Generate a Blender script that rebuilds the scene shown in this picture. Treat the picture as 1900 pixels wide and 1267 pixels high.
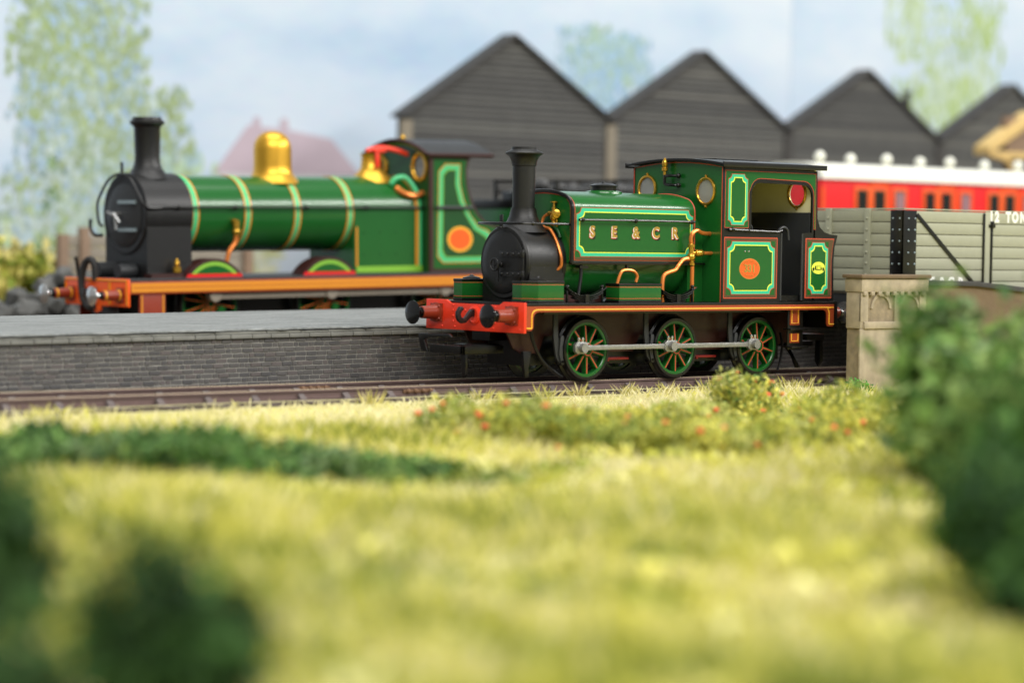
import bpy, bmesh, math, random
import numpy as np
from mathutils import Vector, Matrix
random.seed(7); RNG = np.random.default_rng(7)
# A model railway: one Blender unit is one centimetre of the layout.
scene = bpy.context.scene
for o in list(bpy.data.objects): bpy.data.objects.remove(o, do_unlink=True)
scene.unit_settings.system = 'METRIC'; scene.unit_settings.scale_length = 0.01
COL = scene.collection
PI = math.pi
# ------------------------------------------------------------------ camera
YAW, PITCH, ROLL = math.radians(40.5284), math.radians(2.3041), math.radians(0.8857)
CAM = Vector((-35.6547, -42.9977, 3.1317))
fw = Vector((math.sin(YAW)*math.cos(PITCH), math.cos(YAW)*math.cos(PITCH), -math.sin(PITCH)))
rt0 = Vector((math.cos(YAW), -math.sin(YAW), 0)); up0 = rt0.cross(fw)
rt = math.cos(ROLL)*rt0 + math.sin(ROLL)*up0
up = -math.sin(ROLL)*rt0 + math.cos(ROLL)*up0
cd = bpy.data.cameras.new('camera'); cam = bpy.data.objects.new('camera', cd); COL.objects.link(cam)
cam.matrix_world = Matrix(((rt.x, up.x, -fw.x, CAM.x), (rt.y, up.y, -fw.y, CAM.y), (rt.z, up.z, -fw.z, CAM.z), (0, 0, 0, 1)))
cd.sensor_width = 36; cd.lens = 89.656; cd.clip_start = 0.5; cd.clip_end = 2000
cd.dof.use_dof = True; cd.dof.focus_distance = 58.8; cd.dof.aperture_fstop = 0.185; cd.dof.aperture_blades = 0
scene.camera = cam
# ------------------------------------------------------------------ light: soft room light over the layout
world = bpy.data.worlds.new('World'); scene.world = world; world.use_nodes = True
bg = world.node_tree.nodes['Background']; bg.inputs[0].default_value = (0.95, 0.98, 1.0, 1); bg.inputs[1].default_value = 0.40
def area(name, loc, target, sx, sy, power, col):
    l = bpy.data.lights.new(name, 'AREA'); l.shape = 'RECTANGLE'; l.size = sx; l.size_y = sy; l.energy = power; l.color = col
    o = bpy.data.objects.new(name, l); COL.objects.link(o); o.location = loc
    o.rotation_euler = (Vector(target)-Vector(loc)).to_track_quat('-Z', 'Y').to_euler()
    return o
area('softbox_lamp', (-52, -80, 84), (8, 4, 2), 120, 40, 135000, (1.0, 0.97, 0.92))
area('strip_lamp', (84, -74, 66), (8, 8, 3), 150, 7, 165000, (1.0, 0.98, 0.95))
area('ceiling_lamp', (15, 5, 150), (20, 14, 0), 150, 100, 205000, (1.0, 0.985, 0.96))
scene.view_settings.view_transform = 'Standard'; scene.view_settings.look = 'None'
scene.view_settings.exposure = -0.12; scene.view_settings.gamma = 1.0
scene.render.engine = 'CYCLES'
scene.cycles.max_bounces = 8; scene.cycles.caustics_reflective = False; scene.cycles.caustics_refractive = False
# ------------------------------------------------------------------ materials
def lin(c):
    return tuple(((v/255)/12.92 if v/255 <= 0.04045 else ((v/255+0.055)/1.055)**2.4) for v in c)
MATS = {}
def mat(name, rgb, rough=0.4, metal=0.0, var=0.12, vscale=3.0, bump=0.0, bscale=40.0, spec=0.5, dust=0.0, coat=0.0):
    m = bpy.data.materials.new(name); m.use_nodes = True; nt = m.node_tree; N = nt.nodes; L = nt.links
    b = N['Principled BSDF']; b.inputs['Metallic'].default_value = metal; b.inputs['Specular IOR Level'].default_value = spec
    b.inputs['Coat Weight'].default_value = coat; b.inputs['Coat Roughness'].default_value = 0.12
    c = lin(rgb)
    tc = N.new('ShaderNodeTexCoord')
    n1 = N.new('ShaderNodeTexNoise'); n1.inputs['Scale'].default_value = vscale; n1.inputs['Detail'].default_value = 6
    L.new(tc.outputs['Object'], n1.inputs['Vector'])
    mx = N.new('ShaderNodeMix'); mx.data_type = 'RGBA'
    mx.inputs[6].default_value = tuple(max(0, v*(1-var)) for v in c)+(1,); mx.inputs[7].default_value = tuple(min(1, v*(1+var)) for v in c)+(1,)
    L.new(n1.outputs['Fac'], mx.inputs[0]); out = mx.outputs[2]
    if dust > 0:
        n2 = N.new('ShaderNodeTexNoise'); n2.inputs['Scale'].default_value = 26; n2.inputs['Detail'].default_value = 3
        L.new(tc.outputs['Object'], n2.inputs['Vector'])
        rp = N.new('ShaderNodeValToRGB'); rp.color_ramp.elements[0].position = 0.70; rp.color_ramp.elements[1].position = 0.76
        rp.color_ramp.elements[1].color = (dust,)*3+(1,)
        L.new(n2.outputs['Fac'], rp.inputs[0])
        m2 = N.new('ShaderNodeMix'); m2.data_type = 'RGBA'; m2.inputs[7].default_value = (0.55, 0.54, 0.5, 1)
        L.new(rp.outputs[0], m2.inputs[0]); L.new(out, m2.inputs[6]); out = m2.outputs[2]
    L.new(out, b.inputs['Base Color'])
    n3 = N.new('ShaderNodeTexNoise'); n3.inputs['Scale'].default_value = 9; n3.inputs['Detail'].default_value = 5
    L.new(tc.outputs['Object'], n3.inputs['Vector'])
    mr = N.new('ShaderNodeMapRange'); mr.inputs[3].default_value = max(0.03, rough*0.8); mr.inputs[4].default_value = min(1, rough*1.25)
    L.new(n3.outputs['Fac'], mr.inputs[0]); L.new(mr.outputs[0], b.inputs['Roughness'])
    if bump > 0:
        n4 = N.new('ShaderNodeTexNoise'); n4.inputs['Scale'].default_value = bscale; n4.inputs['Detail'].default_value = 8
        L.new(tc.outputs['Object'], n4.inputs['Vector'])
        bp = N.new('ShaderNodeBump'); bp.inputs['Strength'].default_value = bump; bp.inputs['Distance'].default_value = 0.02
        L.new(n4.outputs['Fac'], bp.inputs['Height']); L.new(bp.outputs[0], b.inputs['Normal'])
    MATS[name] = m; return m
def mat_attr(name, rough=0.8, trans=0.0, spec=0.3):
    m = bpy.data.materials.new(name); m.use_nodes = True; nt = m.node_tree; N = nt.nodes; L = nt.links
    b = N['Principled BSDF']; b.inputs['Roughness'].default_value = rough; b.inputs['Specular IOR Level'].default_value = spec
    a = N.new('ShaderNodeAttribute'); a.attribute_name = 'Col'; L.new(a.outputs['Color'], b.inputs['Base Color'])
    if trans:
        t = N.new('ShaderNodeBsdfTranslucent'); L.new(a.outputs['Color'], t.inputs['Color'])
        ms = N.new('ShaderNodeMixShader'); ms.inputs[0].default_value = trans
        L.new(b.outputs[0], ms.inputs[1]); L.new(t.outputs[0], ms.inputs[2]); L.new(ms.outputs[0], N['Material Output'].inputs[0])
    MATS[name] = m; return m
mat('green', (25, 92, 35), 0.22, var=0.08, spec=0.5, dust=0.0)
mat('green_dark', (20, 74, 32), 0.32, var=0.1)
mat('black', (13, 13, 12), 0.3, var=0.25, dust=0.2)
mat('black_matt', (18, 18, 18), 0.42, var=0.15, bump=0.12, bscale=60, dust=0.12)
mat('black_gloss', (12, 13, 14), 0.16, var=0.2, dust=0.15)
mat('grey_black', (44, 46, 48), 0.5, var=0.15)
mat('red_beam', (240, 62, 34), 0.35, var=0.06)
mat('orange_beam', (255, 98, 30), 0.35, var=0.06)
mat('red_brown', (140, 52, 30), 0.35, var=0.1)
mat('brown_valance', (158, 66, 32), 0.38, var=0.08)
mat('brown_dark', (54, 22, 17), 0.45, var=0.15)
mat('red_rod', (150, 30, 24), 0.4)
mat('red_line', (196, 76, 50), 0.4, var=0.04)
mat('olive_brown', (86, 62, 32), 0.4, var=0.06)
mat('teal', (48, 190, 146), 0.4, var=0.03)
mat('yellow', (232, 240, 76), 0.4, var=0.03)
mat('amber', (250, 186, 52), 0.4, var=0.04)
mat('ochre', (222, 142, 34), 0.4, var=0.06)
mat('mint', (70, 190, 122), 0.4, var=0.05)
mat('lime', (128, 184, 56), 0.4, var=0.05)
mat('copper', (226, 132, 62), 0.3, metal=0.55, var=0.12)
mat('brass', (206, 160, 62), 0.24, metal=0.85, var=0.12, bump=0.1, bscale=30)
mat('gold_dome', (228, 176, 62), 0.36, metal=0.85, var=0.05)
mat('gold_letter', (178, 142, 62), 0.4, metal=0.3, var=0.1)
mat('silver', (158, 158, 155), 0.4, metal=0.7, var=0.4, vscale=24, bump=0.5, bscale=28)
mat('bright_steel', (214, 214, 212), 0.2, metal=0.9)
mat('white', (240, 240, 232), 0.5, var=0.03)
mat('white_roof', (226, 226, 214), 0.5, var=0.03)
mat('pale_steel', (150, 166, 170), 0.35, metal=0.4)
mat('cream', (240, 232, 184), 0.5, var=0.06)
mat('coach_red', (222, 26, 30), 0.32, var=0.05)
mat('coach_orange', (240, 92, 30), 0.4)
mat('dark_glass', (26, 28, 22), 0.1, var=0.2)
mat('lilac_glass', (150, 116, 122), 0.12, var=0.2)
mat('wagon_grey', (160, 161, 140), 0.55, var=0.07, vscale=6)
mat('brick', (88, 86, 84), 0.6, var=0.3, vscale=2.2, bump=0.3, bscale=45, dust=0.35)
mat('brick_b', (78, 77, 77), 0.6, var=0.3, vscale=2.2, bump=0.3, bscale=45, dust=0.35)
mat('brick_c', (94, 88, 86), 0.62, var=0.3, vscale=2.2, bump=0.3, bscale=45, dust=0.35)
mat('mortar', (160, 158, 150), 0.85, var=0.25, vscale=5, bump=0.3)
mat('coping', (122, 122, 116), 0.75, var=0.45, vscale=2.5, bump=0.35, bscale=30, dust=0.3)
mat('tarmac', (136, 140, 140), 0.8, var=0.14, vscale=1.5, bump=0.25, bscale=50)
mat('rail_side', (104, 84, 80), 0.6, var=0.25, vscale=6, bump=0.3, dust=0.3)
mat('rail_top', (226, 208, 172), 0.45, metal=0.25, var=0.2, vscale=8)
mat('sleeper', (86, 74, 68), 0.75, var=0.25, vscale=5, bump=0.4)
mat('chair_iron', (100, 90, 88), 0.7, var=0.3, vscale=10, bump=0.5, bscale=60, dust=0.4)
mat('rusty', (116, 86, 62), 0.7, var=0.35, vscale=9, bump=0.4)
mat('wire', (206, 198, 160), 0.5)
mat('stone', (166, 153, 130), 0.85, var=0.55, vscale=3.2, bump=0.35, bscale=5)
mat('stone_panel', (142, 128, 104), 0.9, var=0.6, vscale=5, bump=0.5, bscale=5)
mat('stone_dark', (110, 92, 70), 0.85, var=0.3, vscale=2, bump=0.4, bscale=14)
mat('coal_grey', (82, 82, 79), 0.6, var=0.5, vscale=1.5, bump=0.4)
mat('coal', (58, 58, 58), 0.55, var=0.35, vscale=2, bump=0.4)
for i, c in enumerate(((78, 78, 75), (86, 86, 82), (70, 70, 68), (94, 93, 88))):
    mat('plank_%d' % i, c, 0.75, var=0.22, vscale=1.4, bump=0.4, bscale=10)
mat('shed_trim', (58, 56, 53), 0.75, var=0.2, vscale=1.5)
mat('shed_roof', (58, 57, 56), 0.8, var=0.2, vscale=1.5)
mat('post_wood', (126, 118, 102), 0.8, var=0.2)
mat('timber_brown', (136, 114, 94), 0.8, var=0.25)
mat('timber_grey', (144, 136, 122), 0.8, var=0.2)
mat('timber_tan', (206, 176, 112), 0.7, var=0.15)
mat('hose', (34, 34, 33), 0.6)
mat_attr('grass', 0.75, 0.25); mat_attr('leaf', 0.7, 0.2); mat_attr('paint', 0.9, 0.0, 0.2)
mat('flower', (236, 104, 62), 0.6, var=0.2)
m = mat('cab_glass', (214, 216, 214), 0.05); m.node_tree.nodes['Principled BSDF'].inputs['Transmission Weight'].default_value = 0.62  # pale tint puts window reflections into the glass colour
m.node_tree.nodes['Principled BSDF'].inputs['IOR'].default_value = 1.45
def tarmac_tex():
    m = MATS['tarmac']; nt = m.node_tree; N = nt.nodes; L = nt.links; b = N['Principled BSDF']
    tc = N.new('ShaderNodeTexCoord'); mp = N.new('ShaderNodeMapping'); mp.inputs['Scale'].default_value = (.35, 3.2, 1); L.new(tc.outputs['Object'], mp.inputs[0])
    n = N.new('ShaderNodeTexNoise'); n.inputs['Scale'].default_value = 2.0; n.inputs['Detail'].default_value = 9; n.inputs['Roughness'].default_value = .68; L.new(mp.outputs[0], n.inputs['Vector'])
    r_ = N.new('ShaderNodeValToRGB'); E = r_.color_ramp.elements; E[0].position = .3; E[0].color = lin((84, 88, 88))+(1,); E[1].position = .72; E[1].color = lin((152, 155, 153))+(1,)
    n2 = N.new('ShaderNodeTexNoise'); n2.inputs['Scale'].default_value = 14; n2.inputs['Detail'].default_value = 4; L.new(tc.outputs['Object'], n2.inputs['Vector'])
    ad = N.new('ShaderNodeMath'); ad.operation = 'MULTIPLY_ADD'; ad.inputs[1].default_value = .45; L.new(n2.outputs['Fac'], ad.inputs[0])
    sb = N.new('ShaderNodeMath'); sb.operation = 'SUBTRACT'; sb.inputs[1].default_value = .225; L.new(n.outputs['Fac'], sb.inputs[0]); L.new(sb.outputs[0], ad.inputs[2])
    L.new(ad.outputs[0], r_.inputs[0]); L.new(r_.outputs[0], b.inputs['Base Color'])
tarmac_tex()
# ------------------------------------------------------------------ mesh helpers
class MB:
    def __init__(s): s.v = []; s.f = []; s.c = []
    def add(s, vs, fs):
        k = len(s.v); s.v += [tuple(v) for v in vs]; s.f += [tuple(i+k for i in f) for f in fs]; return s
    def box(s, a, b):
        x0, y0, z0 = a; x1, y1, z1 = b
        x0, x1 = min(x0, x1), max(x0, x1); y0, y1 = min(y0, y1), max(y0, y1); z0, z1 = min(z0, z1), max(z0, z1)
        return s.add([(x0, y0, z0), (x1, y0, z0), (x1, y1, z0), (x0, y1, z0), (x0, y0, z1), (x1, y0, z1), (x1, y1, z1), (x0, y1, z1)],
                     [(3, 2, 1, 0), (4, 5, 6, 7), (0, 1, 5, 4), (1, 2, 6, 5), (2, 3, 7, 6), (3, 0, 4, 7)])
    def lathe(s, o, axis, prof, n=24, caps=True):
        # prof: (radius, height along axis)
        o = Vector(o); w = Vector(axis).normalized()
        u = w.orthogonal().normalized() if abs(w.z) < .9 else Vector((1, 0, 0)); u = (u-w*u.dot(w)).normalized(); q = w.cross(u)
        vs = []; fs = []
        for r, h in prof:
            for i in range(n):
                a = 2*PI*i/n; vs.append(o+w*h+(u*math.cos(a)+q*math.sin(a))*r)
        for j in range(len(prof)-1):
            for i in range(n):
                i2 = (i+1) % n; fs.append((j*n+i, j*n+i2, (j+1)*n+i2, (j+1)*n+i))
        if caps:
            fs.append(tuple(range(n-1, -1, -1))); fs.append(tuple((len(prof)-1)*n+i for i in range(n)))
        return s.add(vs, fs)
    def cyl(s, a, b, r, r2=None, n=16):
        a = Vector(a); b = Vector(b); return s.lathe(a, b-a, [(r, 0), (r if r2 is None else r2, (b-a).length)], n)
    def tube(s, pts, r, n=8, smooth=6):
        P = [Vector(p) for p in pts]
        if smooth > 1 and len(P) > 2:
            Q = []
            E = [P[0]*2-P[1]]+P+[P[-1]*2-P[-2]]
            for i in range(1, len(E)-2):
                for k in range(smooth):
                    t = k/smooth; p0, p1, p2, p3 = E[i-1:i+3]
                    Q.append(0.5*((2*p1)+(p2-p0)*t+(2*p0-5*p1+4*p2-p3)*t*t+(3*p1-p0-3*p2+p3)*t**3))
            P = Q+[P[-1]]
        vs = []; fs = []; u = None
        for i, p in enumerate(P):
            t = (P[min(i+1, len(P)-1)]-P[max(i-1, 0)]).normalized()
            if u is None: u = t.orthogonal().normalized()
            u = (u-t*u.dot(t)).normalized(); q = t.cross(u)
            for k in range(n):
                a = 2*PI*k/n; vs.append(p+(u*math.cos(a)+q*math.sin(a))*r)
        for i in range(len(P)-1):
            for k in range(n):
                k2 = (k+1) % n; fs.append((i*n+k, i*n+k2, (i+1)*n+k2, (i+1)*n+k))
        fs.append(tuple(range(n-1, -1, -1))); fs.append(tuple((len(P)-1)*n+k for k in range(n)))
        return s.add(vs, fs)
    def prism(s, out, t0, t1, plane='xz'):
        n = len(out)
        f = {'xz': lambda p, t: (p[0], t, p[1]), 'yz': lambda p, t: (t, p[0], p[1]), 'xy': lambda p, t: (p[0], p[1], t)}[plane]
        vs = [f(p, t0) for p in out]+[f(p, t1) for p in out]
        fs = [tuple(range(n)), tuple(range(2*n-1, n-1, -1))]+[(i, i+n, (i+1) % n+n, (i+1) % n) for i in range(n)]
        return s.add(vs, fs)
    def sphere(s, c, r, n=10, m=6, sz=1.0):
        return s.lathe(c, (0, 0, 1), [(max(1e-4, r*math.cos(-PI/2+PI*j/m)), r*sz*math.sin(-PI/2+PI*j/m)) for j in range(m+1)], n)
    def build(s, name, m, parent=None, bevel=0.0, angle=35, seg=2):
        me = bpy.data.meshes.new(name); me.from_pydata(s.v, [], s.f)
        bm = bmesh.new(); bm.from_mesh(me)
        bmesh.ops.recalc_face_normals(bm, faces=bm.faces)
        if bevel > 0:
            es = [e for e in bm.edges if len(e.link_faces) == 2 and e.calc_face_angle(0) > math.radians(40)]
            bmesh.ops.bevel(bm, geom=es, offset=bevel, segments=seg, profile=0.6, affect='EDGES', clamp_overlap=True)
        bm.to_mesh(me); bm.free()
        return link(name, me, m, parent, angle)
def link(name, me, m, parent=None, angle=35):
    if angle:
        me.polygons.foreach_set('use_smooth', [True]*len(me.polygons)); me.set_sharp_from_angle(angle=math.radians(angle))
    if m is not None:
        me.materials.clear(); me.materials.append(MATS[m] if isinstance(m, str) else m)
    o = bpy.data.objects.new(name, me); COL.objects.link(o); o.parent = parent
    return o
def thing(name, label, cat, loc=(0, 0, 0), rot=(0, 0, 0), group=None):
    o = bpy.data.objects.new(name, None); COL.objects.link(o); o.location = loc; o.rotation_euler = rot; o.empty_display_size = 0.3
    return tag(o, label, cat, group)
def tag(o, label=None, cat=None, group=None, kind=None):
    if label: o['label'] = label
    if cat: o['category'] = cat
    if group: o['group'] = group
    if kind: o['kind'] = kind
    return o
def clone(o, parent=None):
    c = o.copy(); COL.objects.link(c); c.parent = parent
    for ch in list(o.children): clone(ch, c)
    return c
def holes_prism(out, holes, t0, t1, plane):
    f = {'xz': lambda p, t: (p[0], t, p[1]), 'yz': lambda p, t: (t, p[0], p[1])}[plane]
    bm = bmesh.new(); es = []; loops = []
    for lp in [out]+holes:
        vs = [bm.verts.new(f(p, t0)) for p in lp]; loops.append(len(lp))
        for i in range(len(vs)): es.append(bm.edges.new((vs[i], vs[(i+1) % len(vs)])))
    bmesh.ops.triangle_fill(bm, use_beauty=True, use_dissolve=False, edges=es)
    r = bmesh.ops.extrude_face_region(bm, geom=list(bm.faces))
    d = {'xz': Vector((0, t1-t0, 0)), 'yz': Vector((t1-t0, 0, 0))}[plane]
    bmesh.ops.translate(bm, verts=[g for g in r['geom'] if isinstance(g, bmesh.types.BMVert)], vec=d)
    bmesh.ops.recalc_face_normals(bm, faces=bm.faces)
    me = bpy.data.meshes.new('sheet'); bm.to_mesh(me); bm.free(); return me
def circ(cx, cz, r, n=24, rz=None):
    return [(cx+r*math.cos(2*PI*i/n), cz+(rz or r)*math.sin(2*PI*i/n)) for i in range(n)]
def arc(cx, cz, r, a0, a1, n=8):
    return [(cx+r*math.cos(math.radians(a0+(a1-a0)*i/n)), cz+r*math.sin(math.radians(a0+(a1-a0)*i/n))) for i in range(n+1)]
def incurved(x0, x1, z0, z1, r):
    # rectangle with quarter circles bitten out of the corners
    return arc(x0, z0, r, 90, 0, 6)+arc(x1, z0, r, 180, 90, 6)+arc(x1, z1, r, 270, 180, 6)+arc(x0, z1, r, 360, 270, 6)
def chamfer(x0, x1, z0, z1, r):
    return [(x0+r, z0), (x1-r, z0), (x1, z0+r), (x1, z1-r), (x1-r, z1), (x0+r, z1), (x0, z1-r), (x0, z0+r)]
def flat(name, out, y, m, parent, th=0.02, plane='xz'):
    b = MB(); b.prism(out, y, y+th, plane); return b.build(name, m, parent, angle=0)
def text_mesh(body, size, extrude=0.004, offset=0.0, sx=1.0, spacing=1.0):
    c = bpy.data.curves.new('lettering', 'FONT'); c.body = body; c.size = size; c.extrude = extrude; c.offset = offset
    c.align_x = 'CENTER'; c.align_y = 'CENTER'; c.space_character = spacing; c.resolution_u = 4
    o = bpy.data.objects.new('lettering', c); COL.objects.link(o)
    dg = bpy.context.evaluated_depsgraph_get(); me = bpy.data.meshes.new_from_object(o.evaluated_get(dg))
    bpy.data.objects.remove(o, do_unlink=True); bpy.data.curves.remove(c)
    me.transform(Matrix(((sx, 0, 0, 0), (0, 0, -1, 0), (0, 1, 0, 0), (0, 0, 0, 1))))   # stands up, faces -Y
    return me
def lettering(name, body, size, pos, m, parent, offset=0.0, sx=1.0, spacing=1.0, extrude=0.004):
    me = text_mesh(body, size, extrude, offset, sx, spacing); o = link(name, me, m, parent, angle=0); o.location = pos; return o
def vcol(me, cols):
    a = me.color_attributes.new('Col', 'FLOAT_COLOR', 'POINT'); a.data.foreach_set('color', np.asarray(cols, dtype=np.float32).ravel())
def np_mesh(name, V, F, cols, m, parent=None, smooth=False):
    # V (n,3), F (m,k) same-sized faces, cols (n,3)
    me = bpy.data.meshes.new(name); k = F.shape[1]
    me.vertices.add(len(V)); me.vertices.foreach_set('co', V.astype(np.float32).ravel())
    me.loops.add(F.size); me.loops.foreach_set('vertex_index', F.astype(np.int32).ravel())
    me.polygons.add(len(F)); me.polygons.foreach_set('loop_start', np.arange(0, F.size, k, dtype=np.int32))
    me.update(calc_edges=True)
    vcol(me, np.hstack([cols, np.ones((len(V), 1))]))
    me.polygons.foreach_set('use_smooth', [smooth]*len(me.polygons))
    me.materials.append(MATS[m]); o = bpy.data.objects.new(name, me); COL.objects.link(o); o.parent = parent; return o
LIN = lambda c: np.array(lin(c))
def wave(x, y, s, seed=0):
    # cheap smooth noise, -1..1
    r = np.random.default_rng(seed); t = 0*x
    for k in range(7):
        a = r.uniform(0, 2*PI); f = s*r.uniform(.6, 1.9); t = t+np.sin(f*(x*math.cos(a)+y*math.sin(a))+r.uniform(0, 6.28))
    return t/3.2
# ------------------------------------------------------------------ setting: ground
def ground_z(x, y):
    bank = np.clip((-y-1.9)/1.2, 0, 1)
    return -0.25-0.28*bank+bank*(0.10*wave(x, y, .7, 3)+.04*wave(x, y, 2.3, 4))
def make_ground():
    xs = np.concatenate([np.linspace(-150, -30, 7), np.linspace(-28, 24, 150), np.linspace(26, 160, 14)])
    ys = np.concatenate([np.linspace(-120, -34, 5), np.linspace(-32, 4, 110), np.linspace(6, 54, 10)])
    X, Y = np.meshgrid(xs, ys); Z = ground_z(X, Y); Z[Y > 3] = -0.45
    V = np.stack([X.ravel(), Y.ravel(), Z.ravel()], 1); n = len(xs)
    i = np.arange(len(ys)-1)[:, None]*n+np.arange(n-1)[None, :]; i = i.ravel()
    F = np.stack([i, i+1, i+1+n, i+n], 1)
    g = wave(X, Y, .9, 5).ravel()[:, None]; h = wave(X, Y, 4, 6).ravel()[:, None]
    grass = LIN((200, 194, 122))*(1+.25*g+.1*h); bed = LIN((88, 76, 66))*(1+.3*h)
    t = np.clip((-Y.ravel()-1.55)/.35, 0, 1)[:, None]
    o = np_mesh('ground', V, F, np.clip(bed*(1-t)+grass*t, 0, 1), 'grass', smooth=True); o['kind'] = 'structure'
make_ground()
# ------------------------------------------------------------------ painted backscene (two boards with a seam)
def backscene(name, x0, x1, label, seed):
    m = bpy.data.materials.new('backscene_sky'); m.use_nodes = True; nt = m.node_tree; N = nt.nodes; L = nt.links
    b = N['Principled BSDF']; b.inputs['Roughness'].default_value = 0.85; b.inputs['Specular IOR Level'].default_value = 0.2
    tc = N.new('ShaderNodeTexCoord'); mp = N.new('ShaderNodeMapping'); mp.inputs['Scale'].default_value = (0.055, 1, 0.13); mp.inputs['Location'].default_value = (seed, 0, seed)
    L.new(tc.outputs['Object'], mp.inputs[0])
    n = N.new('ShaderNodeTexNoise'); n.inputs['Scale'].default_value = 1.6; n.inputs['Detail'].default_value = 5; L.new(mp.outputs[0], n.inputs['Vector'])
    r = N.new('ShaderNodeValToRGB'); E = r.color_ramp.elements
    E[0].position = .30; E[0].color = lin((170, 194, 218))+(1,); E[1].position = .68; E[1].color = lin((212, 221, 230))+(1,)
    e = E.new(.48); e.color = lin((194, 210, 226))+(1,); L.new(n.outputs['Fac'], r.inputs[0])
    n2 = N.new('ShaderNodeTexNoise'); n2.inputs['Scale'].default_value = 2; n2.inputs['Detail'].default_value = 7
    mp2 = N.new('ShaderNodeMapping'); mp2.inputs['Scale'].default_value = (0.5, 1, 6); L.new(tc.outputs['Object'], mp2.inputs[0]); L.new(mp2.outputs[0], n2.inputs['Vector'])
    mx = N.new('ShaderNodeMix'); mx.data_type = 'RGBA'; mx.blend_type = 'OVERLAY'; mx.inputs[0].default_value = .18
    L.new(r.outputs[0], mx.inputs[6]); L.new(n2.outputs['Color'], mx.inputs[7])
    L.new(mx.outputs[2], b.inputs['Base Color'])
    t = thing(name, label, 'backdrop', ((x0+x1)/2, 50, -0.4))
    w = (x1-x0)/2
    MB().box((-w, 0, 0), (w-.03, .3, 34)).build('board', m, t)
    return t
bs1 = backscene('backscene', -14, 62.9, 'painted backdrop board with pale sky, left tree and pink-roofed house', 1.3)
bs2 = backscene('backscene', 62.9, 130, 'painted backdrop board of bluer sky right of the vertical seam', 4.1)
def dabs(name, parent, n, fx, pal, size, label, tall=1.5, depth=0.02, z=0.0):
    # brush dabs of paint lying on the board, each a small irregular hexagon
    V = []; F = []; C = []; ox, oy, oz = parent.location
    for i in range(n):
        x, zz, k = fx(); c = LIN(pal[k % len(pal)])*random.uniform(.9, 1.12); s = size*random.uniform(.5, 1.3); a = random.uniform(-.5, .5)
        y = -depth*.3-.000012*i; q = len(V)
        for j in range(7):
            t = 2*PI*j/7; rr = s*random.uniform(.6, 1.1); dx = rr*math.cos(t); dz = rr*tall*math.sin(t)
            V.append((x-ox+dx*math.cos(a)-dz*math.sin(a), y, zz-oz+dx*math.sin(a)+dz*math.cos(a))); C.append(np.clip(c, 0, 1))
        F.append(list(range(q, q+7)))
    o = np_mesh(name, np.array(V), np.array(F), np.array(C), 'paint', parent); tag(o, label); return o
def crown(cx, cz, rx, rz, k, p=1.0, lobes=14):
    # ragged crown: overlapping lobes, thinner towards the outline
    rg = random.Random(int(cx*100)); L_ = [(cx+rg.gauss(0, .42)*rx, cz+rg.uniform(-.85, .8)*rz, rg.uniform(.14, .3)*rx, rg.uniform(.16, .34)*rz, rg.randrange(k)) for _ in range(lobes)]
    def f():
        a = random.choice(L_); kk = a[4] if random.random() < .5 else random.randrange(k)
        g = lambda: max(-1.7, min(1.7, random.gauss(0, 1)))
        return a[0]+g()*a[2], a[1]+g()*a[3], kk
    return f
pt = [(158, 176, 134), (164, 182, 142), (164, 188, 202), (158, 184, 204), (174, 192, 178), (148, 166, 132), (152, 172, 146), (182, 198, 194), (170, 190, 198), (152, 172, 122)]
dabs('painted_tree', bs1, 5200, crown(20.2, 7.6, 3.6, 5.2, 10, .95, 26), pt, .16, 'painted green and blue tree behind the rear engine chimney')
dabs('painted_tree', bs1, 900, crown(20.6, 5.0, 2.4, 2.6, 4, .7), [(112, 140, 100), (100, 126, 100), (140, 170, 110), (150, 180, 150), (168, 192, 190)], .16, 'darker lower part of the painted left tree', depth=.06)
dabs('painted_tree', bs1, 60, crown(25.0, 5.4, 1.2, 1.6, 3, .9), [(170, 194, 204), (160, 186, 190), (176, 200, 170)], .4, 'pale blue painted bush right of the rear engine chimney')
dabs('painted_tree', bs1, 1500, crown(49.2, 10.3, 3.4, 2.9, 5, .5), [(160, 188, 212), (150, 182, 208), (162, 190, 194), (158, 184, 164), (170, 196, 208)], .18, 'blue painted tree between the first two gables', tall=1.3)
dabs('painted_tree', bs2, 1900, crown(75.2, 11.8, 4.6, 5.0, 6, .6), [(164, 186, 122), (172, 192, 134), (182, 200, 164), (192, 208, 192), (166, 188, 142), (190, 206, 214)], .16, 'yellow-green painted tree above the far gables', tall=2.6)
dabs('painted_tree', bs2, 60, crown(80.8, 7.0, 3.4, 3.6, 3, .9), [(176, 200, 150), (190, 208, 170), (160, 190, 120)], .5, 'pale green painted trees at the right end', tall=1.8)
def strip(x0, x1, z0, z1, k): return lambda: (random.uniform(x0, x1), random.uniform(z0, z1), random.randrange(k))
dabs('painted_hedge', bs1, 420, strip(8, 30, .2, 3.2, 4), [(206, 212, 176), (214, 216, 190), (190, 204, 166), (204, 208, 160)], .55, 'pale painted field and hedge line at the horizon', tall=.5, depth=.01)
dabs('painted_hedge', bs1, 70, strip(12, 19, 2.4, 3.6, 3), [(150, 176, 130), (166, 190, 150), (190, 204, 170)], .5, 'greener painted hedge at the left edge', tall=.6, depth=.04)
hx, hy, hz = bs1.location
hr = MB().prism([(26.6-hx, 5.8-hz), (28.4-hx, 7.95-hz), (28.65-hx, 7.95-hz), (28.7-hx, 8.3-hz), (29.0-hx, 8.3-hz), (29.05-hx, 7.9-hz), (30.1-hx, 7.85-hz), (30.15-hx, 8.3-hz), (30.5-hx, 8.3-hz), (30.55-hx, 7.8-hz), (32.9-hx, 7.5-hz), (34.6-hx, 5.9-hz)], -.055, -.03)
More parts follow.
